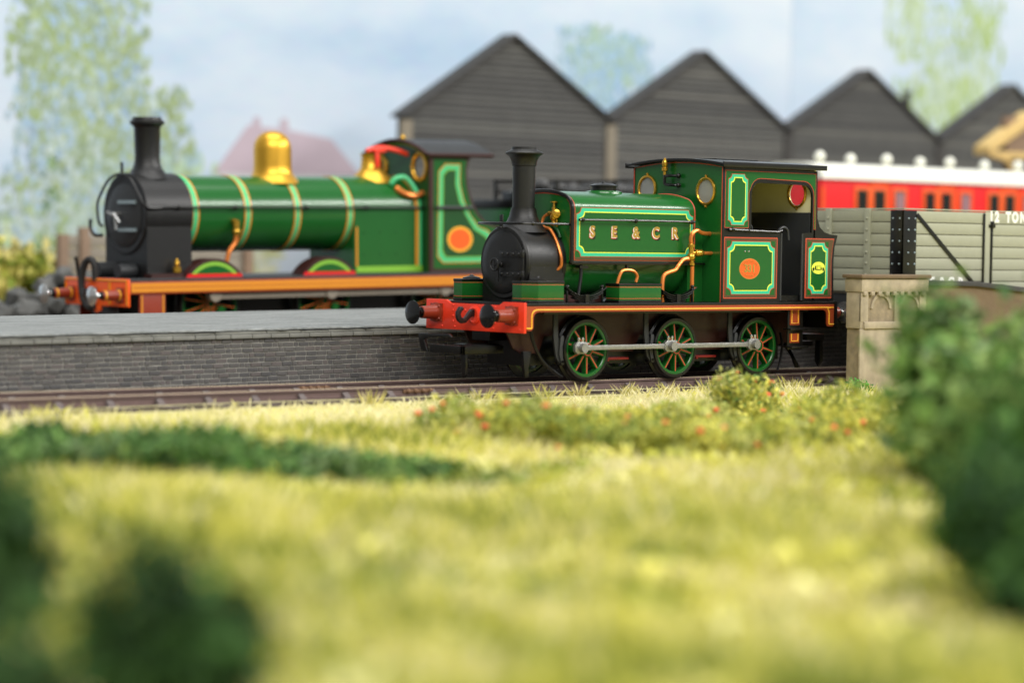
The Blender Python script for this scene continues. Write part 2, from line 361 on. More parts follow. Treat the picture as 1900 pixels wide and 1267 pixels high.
mat('paint_pink', (190, 174, 184), 0.9, var=.08, vscale=1); mat('paint_wall', (204, 204, 206), .9, var=.05, vscale=1)
tag(hr.build('painted_roof', 'paint_pink', bs1, angle=0), 'pink painted house roof with two chimneys on the backdrop')
tag(MB().box((26.9-hx, -.045, 4.2-hz), (34.2-hx, -.02, 5.85-hz)).build('painted_wall', 'paint_wall', bs1), 'pale painted house wall under the pink roof')
# ------------------------------------------------------------------ shed with four gables
def shed():
    Y = 40.0; xs = [29.3, 40.75, 52.1, 63.0, 74.2]; ez = [8.15, 8.4, 8.4, 8.3, 8.2]; pk = [11.72, 11.7, 11.45, 11.3]
    t = thing('timber_shed', 'dark grey boarded shed with a row of four gables before the backdrop', 'shed', (29.3, Y, -.45))
    ox, oy, oz = t.location
    for g in range(4):
        x0, x1 = xs[g], xs[g+1]; xm = (x0+x1)/2+.1; z0, z1, zp = ez[g], ez[g+1], pk[g]
        w = MB().prism([(x0-ox, 0), (x1-ox, 0), (x1-ox, z1-oz), (xm-ox, zp-oz), (x0-ox, z0-oz)], .0, .5).build('gable_wall', 'shed_trim', t)
        z = 0.6; k = 0
        while z < zp-.25:
            hgt = .225; a, b = x0+.12, x1-.12
            def lim(zz):
                l = a if zz < z0 else a+(zz-z0)/(zp-z0)*(xm-x0); r = b if zz < z1 else b-(zz-z1)/(zp-z1)*(x1-xm); return l, r
            l0, r0 = lim(z); l1, r1 = lim(z+hgt)
            if r1-l1 > .15:
                q = MB().add([(l0-ox, -.11, z-oz), (r0-ox, -.11, z-oz), (r1-ox, -.03, z+hgt-oz), (l1-ox, -.03, z+hgt-oz), (l0-ox, .02, z-oz), (r0-ox, .02, z-oz), (r1-ox, .02, z+hgt-oz), (l1-ox, .02, z+hgt-oz)],
                             [(0, 1, 2, 3), (4, 7, 6, 5), (0, 4, 5, 1), (3, 2, 6, 7), (0, 3, 7, 4), (1, 5, 6, 2)])
                q.build('plank', 'plank_%d' % random.choice((0, 0, 1, 2, 2, 3)), w, angle=0)
            z += hgt+.032; k += 1
        for s, (xa, za) in enumerate(((x0, z0), (x1, z1))):
            d = .13; sg = 1 if s == 0 else -1
            MB().prism([(xa-ox-sg*.15, za-oz-.1), (xm-ox, zp-oz), (xm-ox, zp-oz+d), (xa-ox-sg*.15, za-oz+d-.1)], -.22, .75).build('roof', 'shed_roof', t)
            MB().prism([(xa-ox-sg*.13, za-oz-.14), (xm-ox-sg*.0, zp-oz-.06), (xm-ox, zp-oz+.02), (xa-ox-sg*.13, za-oz-.06)], -.27, -.15).build('barge_board', 'shed_trim', t)
    for i, x in enumerate(xs):
        MB().box((x-.28-ox, -.2, 0), (x+.28-ox, .0, ez[i]-oz-.2)).build('post', 'post_wood' if i < 2 else 'shed_trim', t, bevel=.03)
    MB().cyl((60.9-ox, .3, 9.6-oz), (60.9-ox, .3, 10.6-oz), .18).cyl((60.9-ox, .3, 10.55-oz), (60.9-ox, .3, 10.68-oz), .24).build('stove_pipe', 'shed_roof', t)
shed()
# ------------------------------------------------------------------ platform with brick face
def platform():
    t = thing('platform', 'grey brick-faced platform with worn tarmac top between the two engines', 'platform', (-5, 2.3, 0), (0, -.0095, 0))
    x0, x1 = -7.5, 24.0
    MB().box((x0, .03, -.6), (x1, 8.7, 1.0)).build('core', 'mortar', t)
    # worn surface: grid with ragged near edge
    n = 260; V = []; F = []
    for i in range(n+1):
        x = x0+(x1-x0)*i/n; e = -.03+.018*math.sin(x*3.1)+.014*math.sin(x*11+1)+random.uniform(-.012, .012)
        ez = 1.098+random.uniform(-.008, .008)+.008*math.sin(x*5)
        for (y, z) in ((e+.05, 1.062), (e, 1.07+random.uniform(-.006, .006)), (e+.004, ez), (e+.06, 1.112), (.3, 1.115), (8.72, 1.115), (8.72, 1.0)): V.append((x, y, z))
    for i in range(n):
        for k in range(6): a = i*7+k; F.append((a, a+1, a+8, a+7))
    s = MB(); s.add(V, F); s.build('surface', 'tarmac', t, angle=30)
    x = x0
    while x < x1:                                              # broken flags under the tarmac, then the moulded coping course
        l = random.uniform(.7, 1.6)
        MB().box((x, -.012+random.uniform(-.006, .006), 0.996), (min(x+l, x1)-.012, .2, 1.046+random.uniform(-.012, .006))).build('edge_slab', 'coping', t, bevel=.006, seg=1)
        x += l
    x = x0
    while x < x1:
        l = random.uniform(.38, .62)
        MB().box((x, -.05+random.uniform(-.004, .004), .902), (min(x+l, x1)-.014, .2, .99)).build('coping_brick', 'coping', t, bevel=.014, seg=2)
        x += l
    lens = {'s': .262, 'h': .122}; protos = {}
    for k, l in lens.items():
        for m in ('brick', 'brick_b', 'brick_c'):
            b = MB().box((0, 0, 0), (l, .05, .086)); o = b.build('brick', m, t, bevel=.009, seg=1); protos[k, m] = o.data
            bpy.data.objects.remove(o)
    rows = []
    for c in range(13):
        z = .893-.086-.104*c; x = x0-random.uniform(0, .3); seq = 'shs' if c % 2 else 'hss'; i = 0
        while x < x1:
            k = random.choice('ssh'); l = lens[k]
            rows.append((x, z, k, c)); x += l+.015; i += 1
    vis = sorted([r for r in rows if r[0] > -5.75 and r[3] < 10], key=lambda r: r[0])
    keep = set(vis[:300]); rest = MB()
    for r in rows:
        x, z, k, c = r
        if x < x0: continue
        y = .012+random.uniform(-.006, .006)
        if r in keep:
            o = bpy.data.objects.new('brick', protos[k, random.choice(('brick', 'brick', 'brick_b', 'brick_c'))]); COL.objects.link(o); o.parent = t
            o.location = (x, y, z); o.rotation_euler = (random.uniform(-.03, .03), random.uniform(-.012, .012), random.uniform(-.015, .015))
        else:
            rest.box((x, y, z), (min(x+lens[k], x1), .04, z+.086))
    o = rest.build('brick_courses', 'brick', t, bevel=.008, seg=1); o['kind'] = 'stuff'
    for m_ in ('brick_b', 'brick_c'): o.data.materials.append(MATS[m_])
    import bisect
    by = {}
    for x, z, k, c in rows: by.setdefault(c, []).append(x)
    pick_ = [random.choice((0, 0, 1, 2)) for _ in range(4000)]
    for p_ in o.data.polygons:
        c = int(round((.893-.043-p_.center.z)/.104)); c = max(0, min(12, c)); p_.material_index = pick_[(c*257+bisect.bisect(by[c], p_.center.x)) % 4000]
platform()
# ------------------------------------------------------------------ track
RAIL = [(-.05, 0), (.05, 0), (.05, -.045), (.018, -.06), (.018, -.14), (.05, -.155), (.05, -.2), (-.05, -.2), (-.05, -.155), (-.018, -.14), (-.018, -.06), (-.05, -.045)]
def sweep(path, prof, dy):
    b = MB(); n = len(prof); vs = [(x, dy+p[0], z+p[1]) for (x, z) in path for p in prof]
    fs = [(i*n+k, i*n+(k+1) % n, (i+1)*n+(k+1) % n, (i+1)*n+k) for i in range(len(path)-1) for k in range(n)]
    return b.add(vs, fs+[tuple(range(n)), tuple((len(path)-1)*n+k for k in range(n))[::-1]])
def track(label, loc, path, step, detail):
    t = thing('railway_track', label, 'track', loc)
    for dy in (-.875, .875):
        r = sweep(path, RAIL, dy).build('rail', 'rail_side', t, angle=40)
        sweep([(x, z+.004) for x, z in path], [(-.042, 0), (.042, 0), (.042, -.01), (-.042, -.01)], dy).build('running_surface', 'rail_top', r, angle=0)
    zf = lambda x: float(np.interp(x, [p[0] for p in path], [p[1] for p in path]))
    sb = MB().box((-.17, -1.75, -.34), (.17, 1.75, -.215)).build('sleeper', 'sleeper', None, bevel=.015); sm = sb.data; bpy.data.objects.remove(sb)
    cb = MB(); cb.box((-.12, -.16, -.215), (.12, .16, -.185)); cb.prism([(.03, -.2), (.16, -.2), (.14, -.15), (.07, -.1), (.055, -.075), (.03, -.075)], -.075, .075, 'yz')
    cb.prism([(-.03, -.2), (-.16, -.2), (-.14, -.15), (-.07, -.1), (-.055, -.075), (-.03, -.075)], -.075, .075, 'yz'); cb.cyl((0, -.12, -.19), (0, -.12, -.15), .022, n=6); cb.cyl((0, .12, -.19), (0, .12, -.15), .022, n=6)
    co = cb.build('chair', 'chair_iron', None, bevel=.006, seg=1); cm = co.data; bpy.data.objects.remove(co)
    x = path[0][0]+.4
    while x < path[-1][0]:
        o = bpy.data.objects.new('sleeper', sm); COL.objects.link(o); o.parent = t; o.location = (x, random.uniform(-.03, .03), zf(x)); o.rotation_euler.z = random.uniform(-.015, .015)
        if detail:
            for dy in (-.875, .875):
                c = bpy.data.objects.new('chair', cm); COL.objects.link(c); c.parent = o; c.location = (0, dy, 0)
        x += step
    return t
ft = track('front track under the small tank engine beside the brick platform', (0, 0, 0), [(-17, 0), (34, 0)], 1.13, True)
for (xa, dy, s) in ((-2.24, -.875, -1), (-3.7, .875, -1)):
    f = MB().box((xa-.42, dy+s*.02, -.14), (xa+.42, dy+s*.055, -.06))
    for k in range(4): f.sphere((xa-.3+.2*k, dy+s*.07, -.1), .055, 8, 5)
    f.build('fishplate', 'rusty', ft, bevel=.008)
rz = lambda X: .08+.0195*(X-2.05) if X < 24 else .08+.0195*21.95
track('rear track on the far side of the platform', (0, 19.1, 0), [(-16, rz(-16)), (24, rz(24)), (30, rz(30)), (70, rz(70))], 1.13, False)
MB().prism([(-18, -.46), (72, -.46), (72, .18), (24, .17), (-18, -.66)], 16.4, 22.4).build('rear_trackbed', 'stone_dark', None).__setitem__('kind', 'structure')
# ------------------------------------------------------------------ small tank engine (front)
def panel(parent, x0, x1, z0, z1, r, y, w=.075, border=None, step=.0035):
    # one lined panel: rust line, teal band, yellow line and the green field, each a thin coat above the last
    if border:
        flat('panel_edge_line', border, y, 'red_line', parent)
        cx = sum(p[0] for p in border)/len(border); cz = sum(p[1] for p in border)/len(border)
        xa, xb = min(p[0] for p in border), max(p[0] for p in border); za, zb = min(p[1] for p in border), max(p[1] for p in border)
        sh = [(cx+(p[0]-cx)*(1-.05/(xb-xa)), cz+(p[1]-cz)*(1-.05/(zb-za))) for p in border]
        flat('panel_border', sh, y-step, 'olive_brown', parent); 
        for (qx, qz, sx, sz) in ((x0, z0, 1, 1), (x1, z0, -1, 1), (x1, z1, -1, -1), (x0, z1, 1, -1)):
            e = r*.98; flat('spandrel', [(qx-sx*.01, qz-sz*.01), (qx+sx*e, qz-sz*.01), (qx+sx*e*.75, qz+sz*e*.66), (qx-sx*.01, qz+sz*e)], y-1.6*step, 'green', parent)
        y -= step
    flat('lining_edge', incurved(x0, x1, z0, z1, r), y-step, 'red_line', parent)
    k = .014; flat('lining_band', incurved(x0+k, x1-k, z0+k, z1-k, r), y-2*step, 'teal', parent)
    k += w; flat('lining_line', incurved(x0+k, x1-k, z0+k, z1-k, r), y-3*step, 'yellow', parent)
    k += .022; flat('panel', incurved(x0+k, x1-k, z0+k, z1-k, r), y-4*step, 'green', parent)
def make_wheel(parent, cx, y0, side, crank, R_, nsp, matt, matr, matl, wid=.22, tyre='black', lines=True):
    # axle along Y; side -1: outer face towards -Y
    o = Vector((cx, y0, R_)); ax = (0, side, 0)
    w = MB()
    prof = [(R_-.09, 0), (R_+.06, 0), (R_+.06, .05), (R_, .075), (R_-.012, wid-.02), (R_-.03, wid), (R_-.09, wid), (R_-.09, 0)]
    w.lathe(o, ax, prof, 48, caps=False); wo = w.build('wheel', tyre, parent, angle=40)
    MB().lathe(o, ax, [(R_-.16, .04), (R_-.09, .04), (R_-.09, wid-.012), (R_-.14, wid-.012), (R_-.16, wid-.03), (R_-.16, .04)], 48, caps=False).build('rim', matr, wo, angle=40)
    h = MB().lathe(o, ax, [(.17, .03), (.17, wid), (.12, wid+.03), (.075, wid+.03), (.075, wid-.02), (.001, wid-.02)], 24)
    if crank: h.cyl(o+Vector((crank[0], side*.05, crank[1])), o+Vector((crank[0], side*(wid+.06), crank[1])), .13, n=20)
    h.build('hub', matr, wo, angle=40)
    MB().lathe(o, ax, [(.12, wid+.026), (.12, wid+.036), (.14, wid+.036), (.14, wid+.016)], 24, caps=False).build('hub_line', matl, wo)
    for i in range(nsp):
        a = 2*PI*(i+.5)/nsp+.06
        d = Vector((math.cos(a), 0, math.sin(a))); q = Vector((-math.sin(a), 0, math.cos(a))); yv = Vector(ax)
        r0, r1 = .13, R_-.15
        vs = []
        for (r, hw, ya, yb) in ((r0, .062, .06, wid-.02), (r1, .046, .08, wid-.04)):
            vs += [o+d*r-q*hw+yv*ya, o+d*r+q*hw+yv*ya, o+d*r+q*hw*.6+yv*yb, o+d*r-q*hw*.6+yv*yb]
        MB().add(vs, [(0, 1, 2, 3), (4, 7, 6, 5), (0, 4, 5, 1), (1, 5, 6, 2), (2, 6, 7, 3), (3, 7, 4, 0)]).build('spoke', matr, wo)
        if lines:
            vs = []
            for (r, hw, ya) in ((r0+.02, .013, wid-.018), (r1, .013, wid-.038)):
                vs += [o+d*r-q*hw+yv*ya, o+d*r+q*hw+yv*ya, o+d*r+q*hw+yv*(ya+.006), o+d*r-q*hw+yv*(ya+.006)]
            MB().add(vs, [(0, 1, 2, 3), (4, 7, 6, 5), (0, 4, 5, 1), (1, 5, 6, 2), (2, 6, 7, 3), (3, 7, 4, 0)]).build('spoke_line', matl, wo)
    return wo
def buffer(parent, y, z, L_, head_m, body_m, r=.26, band=None, flange=True):
    o = (0, y, z); ax = (-1, 0, 0)
    b = MB().lathe(o, ax, [(.22, 0), (.22, .05), (.165, .07), (.15, .16), (.135, L_*.62), (.12, L_*.64), (.12, L_*.62)], 24)
    if flange: b.box((-.035, y-.2, z-.2), (0, y+.2, z+.2))
    for a in range(4):
        q = a*PI/2+PI/4; b.sphere((-.06, y+.19*math.cos(q), z+.19*math.sin(q)), .03, 8, 4)
    bo = b.build('buffer', body_m, parent, bevel=0)
    MB().lathe(o, ax, [(.075, L_*.6), (.075, L_-.1), (.06, L_-.08), (.12, L_-.05), (r, L_-.035), (r, L_-.015), (r*.7, L_+.012), (r*.35, L_+.025), (.002, L_+.03)], 32).build('buffer_head', head_m, bo)
    MB().lathe(o, ax, [(.09, L_*.64), (.11, L_*.64), (.11, L_*.67), (.085, L_*.67), (.085, L_*.70), (.1, L_*.70), (.1, L_*.73), (.08, L_*.73)], 20).build('buffer_collar', 'black', bo)
    if band:
        for hh, rr in ((.1, .165), (L_*.55, .148)): MB().lathe(o, ax, [(rr-.02, hh-.02), (rr, hh-.02), (rr, hh+.02), (rr-.02, hh+.02)], 20).build('buffer_band', band, bo)
    return bo
def tank_engine():
    t = thing('tank_locomotive', 'small green six-wheeled tank engine with gold letters on its tank, on the front track', 'locomotive')
    W = 1.68
    # buffer beam
    bo = MB().prism([(-W, 1.108), (W, 1.108), (W, 1.765), (.98, 1.765), (.84, 1.69), (-.84, 1.69), (-.98, 1.765), (-W, 1.765)], 0, .07, 'yz').build('buffer_beam', 'red_beam', t, bevel=.01)
    rv = MB()
    for y in (-1.55, -1.1, -.66, .66, 1.1, 1.55):
        rv.sphere((0, y, 1.18), .024, 8, 4)
    for y in (-.72, .72):
        for z in (1.3, 1.42, 1.54, 1.65): rv.sphere((0, y, z), .024, 8, 4)
    for y in (-.36, .3):
        for z in (1.4, 1.55): rv.sphere((0, y, z), .024, 8, 4)
    rv.build('rivets', 'red_beam', bo)
    MB().lathe((0, -.02, 1.45), (-1, 0, 0), [(.2, 0), (.2, .03), (.15, .05), (.13, .03)], 24).build('draw_plate', 'red_beam', bo)
    for y in (-1.29, 1.29): buffer(t, y, 1.475, .72, 'black_gloss', 'red_brown')
    hk = arc(-.36, 1.47, .17, 100, 350, 14)+[(-.2, 1.5), (-.06, 1.58), (0, 1.58), (0, 1.44), (-.09, 1.40)]
    hk = [(-.44, 1.66), (-.36, 1.66), (-.33, 1.6), (-.38, 1.56), (-.42, 1.5), (-.40, 1.43), (-.34, 1.40), (-.28, 1.43), (-.2, 1.52), (-.12, 1.6), (0, 1.58), (0, 1.45), (-.12, 1.43), (-.2, 1.36), (-.28, 1.30), (-.38, 1.29), (-.47, 1.34), (-.52, 1.43), (-.52, 1.54)]
    MB().prism([(x, z-.02) for x, z in hk], -.06, .02).build('coupling_hook', 'black_matt', t, bevel=.012)
    # tension-lock coupling
    c = MB(); c.box((-.66, -.42, .62), (-.58, .72, .80)); c.box((-.66, -.42, .62), (.5, -.34, .80)); c.box((-.3, -.3, .72), (.5, .3, .82))
    c.prism([(.72, .62), (.95, .66), (1.06, .98), (1.02, 1.03), (.0, 1.05), (-.12, .98), (.6, .96), (.85, .9), (.8, .8)], -.72, -.66, 'yz')
    c.prism([(-.24, .68), (-.4, .68), (-.42, .2), (-.36, .1), (-.28, .12), (-.26, .3)], -.56, -.5, 'yz')
    c.build('coupling', 'black', t, bevel=.012)
    # frames and footplate
    MB().box((.07, -W+.02, 1.69), (9.82, W-.02, 1.745)).build('footplate', 'black', t, bevel=.008)
    for s in (-1, 1):
        out = [(.07, 1.685), (.07, 1.2), (.12, 1.16), (.22, 1.16), (.28, 1.22), (.28, 1.42)]+arc(.42, 1.42, .14, 180, 90, 5)[1:]+[(9.42, 1.56)]+arc(9.42, 1.42, .14, 90, 0, 5)+[(9.56, 1.22), (9.6, 1.16), (9.76, 1.16), (9.79, 1.2), (9.79, 1.685)]
        v = MB().prism(out, s*(W-.06), s*(W-.01)).build('valance', 'brown_valance', t, bevel=.005, seg=1)
        yl = s*(W-.008)
        MB().tube([(.08, yl, 1.215), (.2, yl, 1.215), (.225, yl, 1.24), (.225, yl, 1.46), (.25, yl, 1.55), (.32, yl, 1.60), (.44, yl, 1.612), (1, yl, 1.612), (5, yl, 1.612), (9.4, yl, 1.612), (9.53, yl, 1.6), (9.59, yl, 1.55), (9.615, yl, 1.46), (9.615, yl, 1.24), (9.64, yl, 1.215), (9.78, yl, 1.215)], .016, 6, 3).build('valance_line', 'amber', v)
    fr = MB()
    for s in (-1, 1):
        fr.prism([(.2, 1.68), (.2, 1.3), (.5, .75), (.75, .62), (1.25, .62), (1.4, 1.0), (3.0, 1.0), (3.2, .62), (4.1, .62), (4.3, 1.0), (5.9, 1.0), (6.1, .62), (7.0, .62), (7.2, 1.0), (8.6, 1.0), (8.8, .7), (9.5, .8), (9.7, 1.3), (9.7, 1.68)], s*.68, s*.74)
    fr.build('frame', 'brown_dark', t, bevel=.01)
    MB().box((.9, -.6, .35), (9.0, .6, 1.6)).box((.2, -.3, .9), (.95, .3, 1.4)).build('chassis', 'black', t)
    MB().box((.9, -1.3, 1.5), (9.3, -1.22, 1.62)).box((.9, 1.22, 1.5), (9.3, 1.3, 1.62)).build('underbeam', 'grey_black', t, bevel=.01)
    for x in (3.55, 6.35): MB().box((x-.36, -.8, .44), (x+.36, .8, .49)).cyl((x-.3, -.84, .44), (x-.3, .84, .44), .03).build('brake_rod', 'red_rod', t, bevel=.008)
    wheels = (2.38, 5.12, 7.82)
    w0 = make_wheel(t, 0, -.86, -1, (-.34, .05), .70, 10, 'black', 'green', 'red_line')
    w0.location.x = wheels[0]
    for x in wheels[1:]: clone(w0, t).location.x = x
    w1 = make_wheel(t, 0, .86, 1, (-.34, .05), .70, 10, 'black', 'green', 'red_line'); w1.location.x = wheels[0]
    for x in wheels[1:]: clone(w1, t).location.x = x
    for x in wheels: MB().cyl((x, -.9, .7), (x, .9, .7), .1).build('axle', 'grey_black', t)
    for s in (-1, 1):
        r = MB(); px = [w-.34 for w in wheels]; y0, y1 = s*1.2, s*1.27; zc = .75
        for a, b in ((px[0], px[1]), (px[1], px[2])):
            r.prism([(a+.16, zc-.06), (a+.35, zc-.052), (b-.35, zc-.052), (b-.16, zc-.06), (b-.16, zc+.06), (b-.35, zc+.052), (a+.35, zc+.052), (a+.16, zc+.06)], y0, y1)
        for x in px:
            r.prism(chamfer(x-.19, x+.19, zc-.13, zc+.13, .06), y0, y1+s*.015)
        ro = r.build('coupling_rod', 'silver', t, bevel=.008)
        for x in px:
            b = MB(); b.cyl((x, s*1.1, zc), (x, s*1.4, zc), .10, n=20); b.build('crank_pin', 'silver', ro)
            b = MB()
            for dx in (-.06, .06): b.cyl((x+dx, s*1.24, zc+.12), (x+dx, s*1.24, zc+.2), .028, n=8); b.sphere((x+dx, s*1.24, zc+.2), .035, 8, 5)
            b.build('oil_cup', 'bright_steel', ro)
    for x in wheels:
        b = MB().prism([(x-.98, 1.5), (x-.86, 1.5), (x-.84, 1.0), (x-.74, .62), (x-.68, .42), (x-.76, .36), (x-.9, .55), (x-.98, 1.0)], -1.06, -1.0).build('brake_hanger', 'grey_black', t, bevel=.01)
        MB().prism([(x-.80, 1.02), (x-.72, 1.02)]+[(x-.745*math.cos(math.radians(q)), .70+.745*math.sin(math.radians(q))) for q in (20, 5, -12, -22)]+[(x-.78, .42), (x-.84, .62)], -1.1, -.94).build('brake_shoe', 'grey_black', b, bevel=.008)
        MB().cyl((x-.74, -1.1, .42), (x-.74, -.9, .42), .05).build('brake_pin', 'black', b)
    MB().tube([(.75, -.95, 1.6), (.78, -.98, 1.2), (.9, -1.0, .8), (1.15, -1.0, .45), (1.5, -.98, .22), (1.75, -.95, .1)], .04).build('sand_pipe', 'black', t)
    MB().tube([(8.75, -.9, 1.0), (8.78, -.95, .7), (8.68, -.98, .3), (8.6, -.98, .1)], .03).build('sand_pipe', 'black', t)
    MB().prism([(.62, .68), (.86, .68), (.84, .55), (.78, .3), (.8, .12), (.7, .1), (.66, .3)], -.95, -.86).build('guard_iron', 'black', t, bevel=.01)
    MB().prism([(8.9, .68), (9.0, .68), (9.3, .14), (9.42, .14), (9.4, .2), (9.1, .5)], -.95, -.88).build('guard_iron', 'black', t, bevel=.01)
    st = MB().box((8.38, -1.5, .62), (8.9, -1.46, 1.6)).box((8.36, -1.62, 1.08), (8.94, -1.36, 1.12)).box((8.36, -1.66, .66), (8.94, -1.36, .70)).build('footstep', 'black', t, bevel=.008)
    for z0, z1 in ((1.2, 1.56), (.78, 1.0)):
        flat('step_panel', [(8.44, z0), (8.76, z0), (8.76, z1), (8.44, z1)], -1.515, 'brown_valance', st)
        MB().tube([(8.49, -1.518, z1), (8.49, -1.518, z0+.04), (8.71, -1.518, z0+.04), (8.71, -1.518, z1)], .014, 6, 1).build('step_line', 'amber', st)
    c2 = MB().box((9.8, -.35, .62), (10.5, .4, .75)).box((9.6, -1.0, .8), (10.2, 1.0, .95)).prism([(-.95, .9), (-.8, .9), (-.78, .3), (-.88, .15), (-.97, .3)], 10.1, 10.2, 'yz').build('coupling', 'black', t, bevel=.01)
    MB().prism([(-W, 1.108), (W, 1.108), (W, 1.765), (-W, 1.765)], 9.82, 9.9, 'yz').build('rear_buffer_beam', 'black', t, bevel=.01)
    for y in (-1.29, 1.29):
        b = buffer(t, y, 1.475, .66, 'bright_steel', 'red_brown'); b.rotation_euler.z = PI; b.location = (9.9, 0, 0)
    # smokebox
    S = Vector((0, 0, 2.61))
    sb = MB().lathe(S, (1, 0, 0), [(.78, .82), (.82, .86), (.82, .93), (.805, .95), (.805, 1.84), (.83, 1.86), (.83, 1.95), (.8, 1.96)], 48)
    sb.prism([(-.8, 2.6), (-.8, 1.745), (.8, 1.745), (.8, 2.6)], .9, 1.9, 'yz').build('smokebox', 'black_matt', t, angle=30, bevel=.0)
    d = MB().lathe(S, (-1, 0, 0), [(.70, -.84), (.70, -.80), (.68, -.785), (.5, -.765), (.3, -.752), (.02, -.745)], 48).build('smokebox_door', 'black_matt', t)
    hg = MB()
    for z in (2.36, 2.80):
        hg.box((.70, -.72, z-.055), (.79, .02, z+.055))
        for k in range(4): hg.sphere((.70, -.66+.19*k, z), .034, 8, 4)
        hg.cyl((.76, -.72, z-.07), (.76, -.72, z+.07), .045, n=10)
    hg.cyl((.78, -.72, 2.25), (.78, -.72, 2.9), .025, n=8); hg.build('hinge_strap', 'black_matt', d, bevel=.008)
    hw = MB(); n = 20
    ring = [(.56, .13*math.cos(2*PI*i/n), 2.56+.13*math.sin(2*PI*i/n)) for i in range(n+1)]
    hw.tube(ring, .022, 8, 1); hw.box((.55, -.12, 2.545), (.57, .12, 2.575)); hw.box((.55, -.015, 2.44), (.57, .015, 2.68)); hw.cyl((.54, 0, 2.56), (.76, 0, 2.56), .035, n=12)
    hw.lathe((.7, 0, 2.56), (1, 0, 0), [(.06, 0), (.07, .03), (.05, .07)], 12); hw.prism([(-.03, 2.52), (.03, 2.52), (.03, 2.2), (-.03, 2.18)], .64, .67, 'yz'); hw.build('door_handwheel', 'black_matt', d)
    MB().lathe((1.38, 0, 0), (0, 0, 1), [(0.56, 3.28), (0.47, 3.40), (0.37, 3.52), (0.315, 3.64), (0.285, 3.78), (0.285, 3.82), (0.252, 3.82), (0.252, 4.2), (0.258, 4.74), (0.276, 4.75), (0.280, 4.80), (0.296, 4.88), (0.344, 4.96), (0.416, 5.01), (0.424, 5.035), (0.400, 5.06), (0.320, 5.09), (0.288, 5.115), (0.284, 5.165), (0.240, 5.165), (0.224, 5.1), (0.224, 4.6)], 40).build('chimney', 'black_matt', t, angle=30)
    MB().box((.73, -.05, 3.36), (.76, .05, 3.66)).box((.66, -.05, 3.36), (.86, .05, 3.40)).build('lamp_iron', 'black_matt', t, bevel=.008)
    hr = MB().tube([(1.95, -.95, 3.47), (1.3, -.95, 3.47), (.85, -.86, 3.47), (.66, -.62, 3.47), (.60, -.2, 3.47), (.60, .25, 3.47), (.68, .6, 3.47), (.9, .86, 3.47), (1.95, .95, 3.47)], .03)
    hr.sphere((.9, -.88, 3.47), .05).build('handrail', 'black', t)
    # boiler, firebox
    MB().lathe((0, 0, 2.61), (1, 0, 0), [(.80, 1.93), (.80, 5.8)], 48).build('boiler', 'green', t)
    MB().prism([(-.86, 1.745)]+[(p[0], p[1]) for p in arc(0, 3.08, .86, 180, 0, 20)]+[(.86, 1.745)], 5.66, 6.14, 'yz').build('firebox', 'green', t, angle=25)
    # saddle tank
    def prof(w, zb, zs, zt, n=8):
        R_ = .34
        half = [(w, zb), (w, zs)]+arc(w-R_, zs, R_, 0, 68, 7)[1:]
        x, z = half[-1]
        half += [(x*(1-k/6), z+(zt-z)*(1-(1-k/6)**2)) for k in range(1, 7)]
        return half+[(-a, b) for a, b in half[-2::-1]]
    T0, T1, TW = 1.95, 5.74, 1.0
    pf = prof(TW, 2.62, 3.78, 4.22)
    tb = MB().prism(pf, T0, T1, 'yz').build('saddle_tank', 'green', t, angle=20, bevel=0)
    MB().tube([(T0, y, z) for y, z in pf], .045, 8, 1).build('tank_beading', 'black', tb)
    pf2 = prof(TW-.05, 2.68, 3.77, 4.165); MB().tube([(T0-.005, y, z) for y, z in pf2], .012, 6, 1).build('tank_front_line', 'red_line', tb)
    pf3 = prof(TW+.004, 2.68, 3.78, 4.224); MB().tube([(T0+.065, y, z) for y, z in pf3], .012, 6, 1).build('tank_front_line', 'red_line', tb)
    MB().tube([(T1-.015, y, z) for y, z in pf3], .016, 6, 1).build('tank_rear_line', 'red_line', tb)
    for s in (-1, 1):
        MB().box((T0-.02, s*(TW-.08), 2.585), (T1+.02, s*(TW+.035), 2.66)).box((T1-.1, s*(TW-.1), 2.6), (6.14, s*(TW-.04), 2.64)).build('tank_bottom_beading', 'black', tb, bevel=.012)
        MB().box((T0+.06, s*(TW-.002), 2.672), (T1-.02, s*(TW+.006), 2.69)).build('tank_bottom_line', 'red_rod', tb)
    flat('tank_bottom_band', [(T0+.08, 2.70), (T1-.04, 2.70), (T1-.04, 2.745), (T0+.08, 2.745)], -TW-.003, 'olive_brown', tb)
    panel(tb, 2.06, 5.68, 2.755, 3.85, .14, -TW-.001)
    for ch, x in zip('SE&CR', (2.54, 3.20, 3.87, 4.49, 5.09)):
        g = lettering('letter', ch, .34, (x, -TW-.023, 3.31), 'gold_letter', tb, offset=.013, sx=.92)
        for nm, dx, dz, m_, yy in (('letter_shade', -.018, -.012, 'white', .003), ('letter_shade', -.03, -.03, 'red_line', .005), ('letter_shadow', .022, -.05, 'black', .007)):
            q = bpy.data.objects.new(nm, g.data.copy()); COL.objects.link(q); q.parent = g; q.location = (dx, yy, dz); q.data.materials.clear(); q.data.materials.append(MATS[m_])
    MB().lathe((3.78, 0, 4.18), (0, 0, 1), [(0.437, 0), (0.420, .05), (0.370, .07), (0.302, .08)], 32).build('filler_flange', 'green', tb)
    MB().lathe((3.78, 0, 4.18), (0, 0, 1), [(0.286, .05), (0.286, .17), (0.323, .175), (0.323, .195), (0.210, .235), (0.050, .25), (0.042, .27), (0.025, .29), (0.002, .295)], 32).build('filler_lid', 'black', tb)
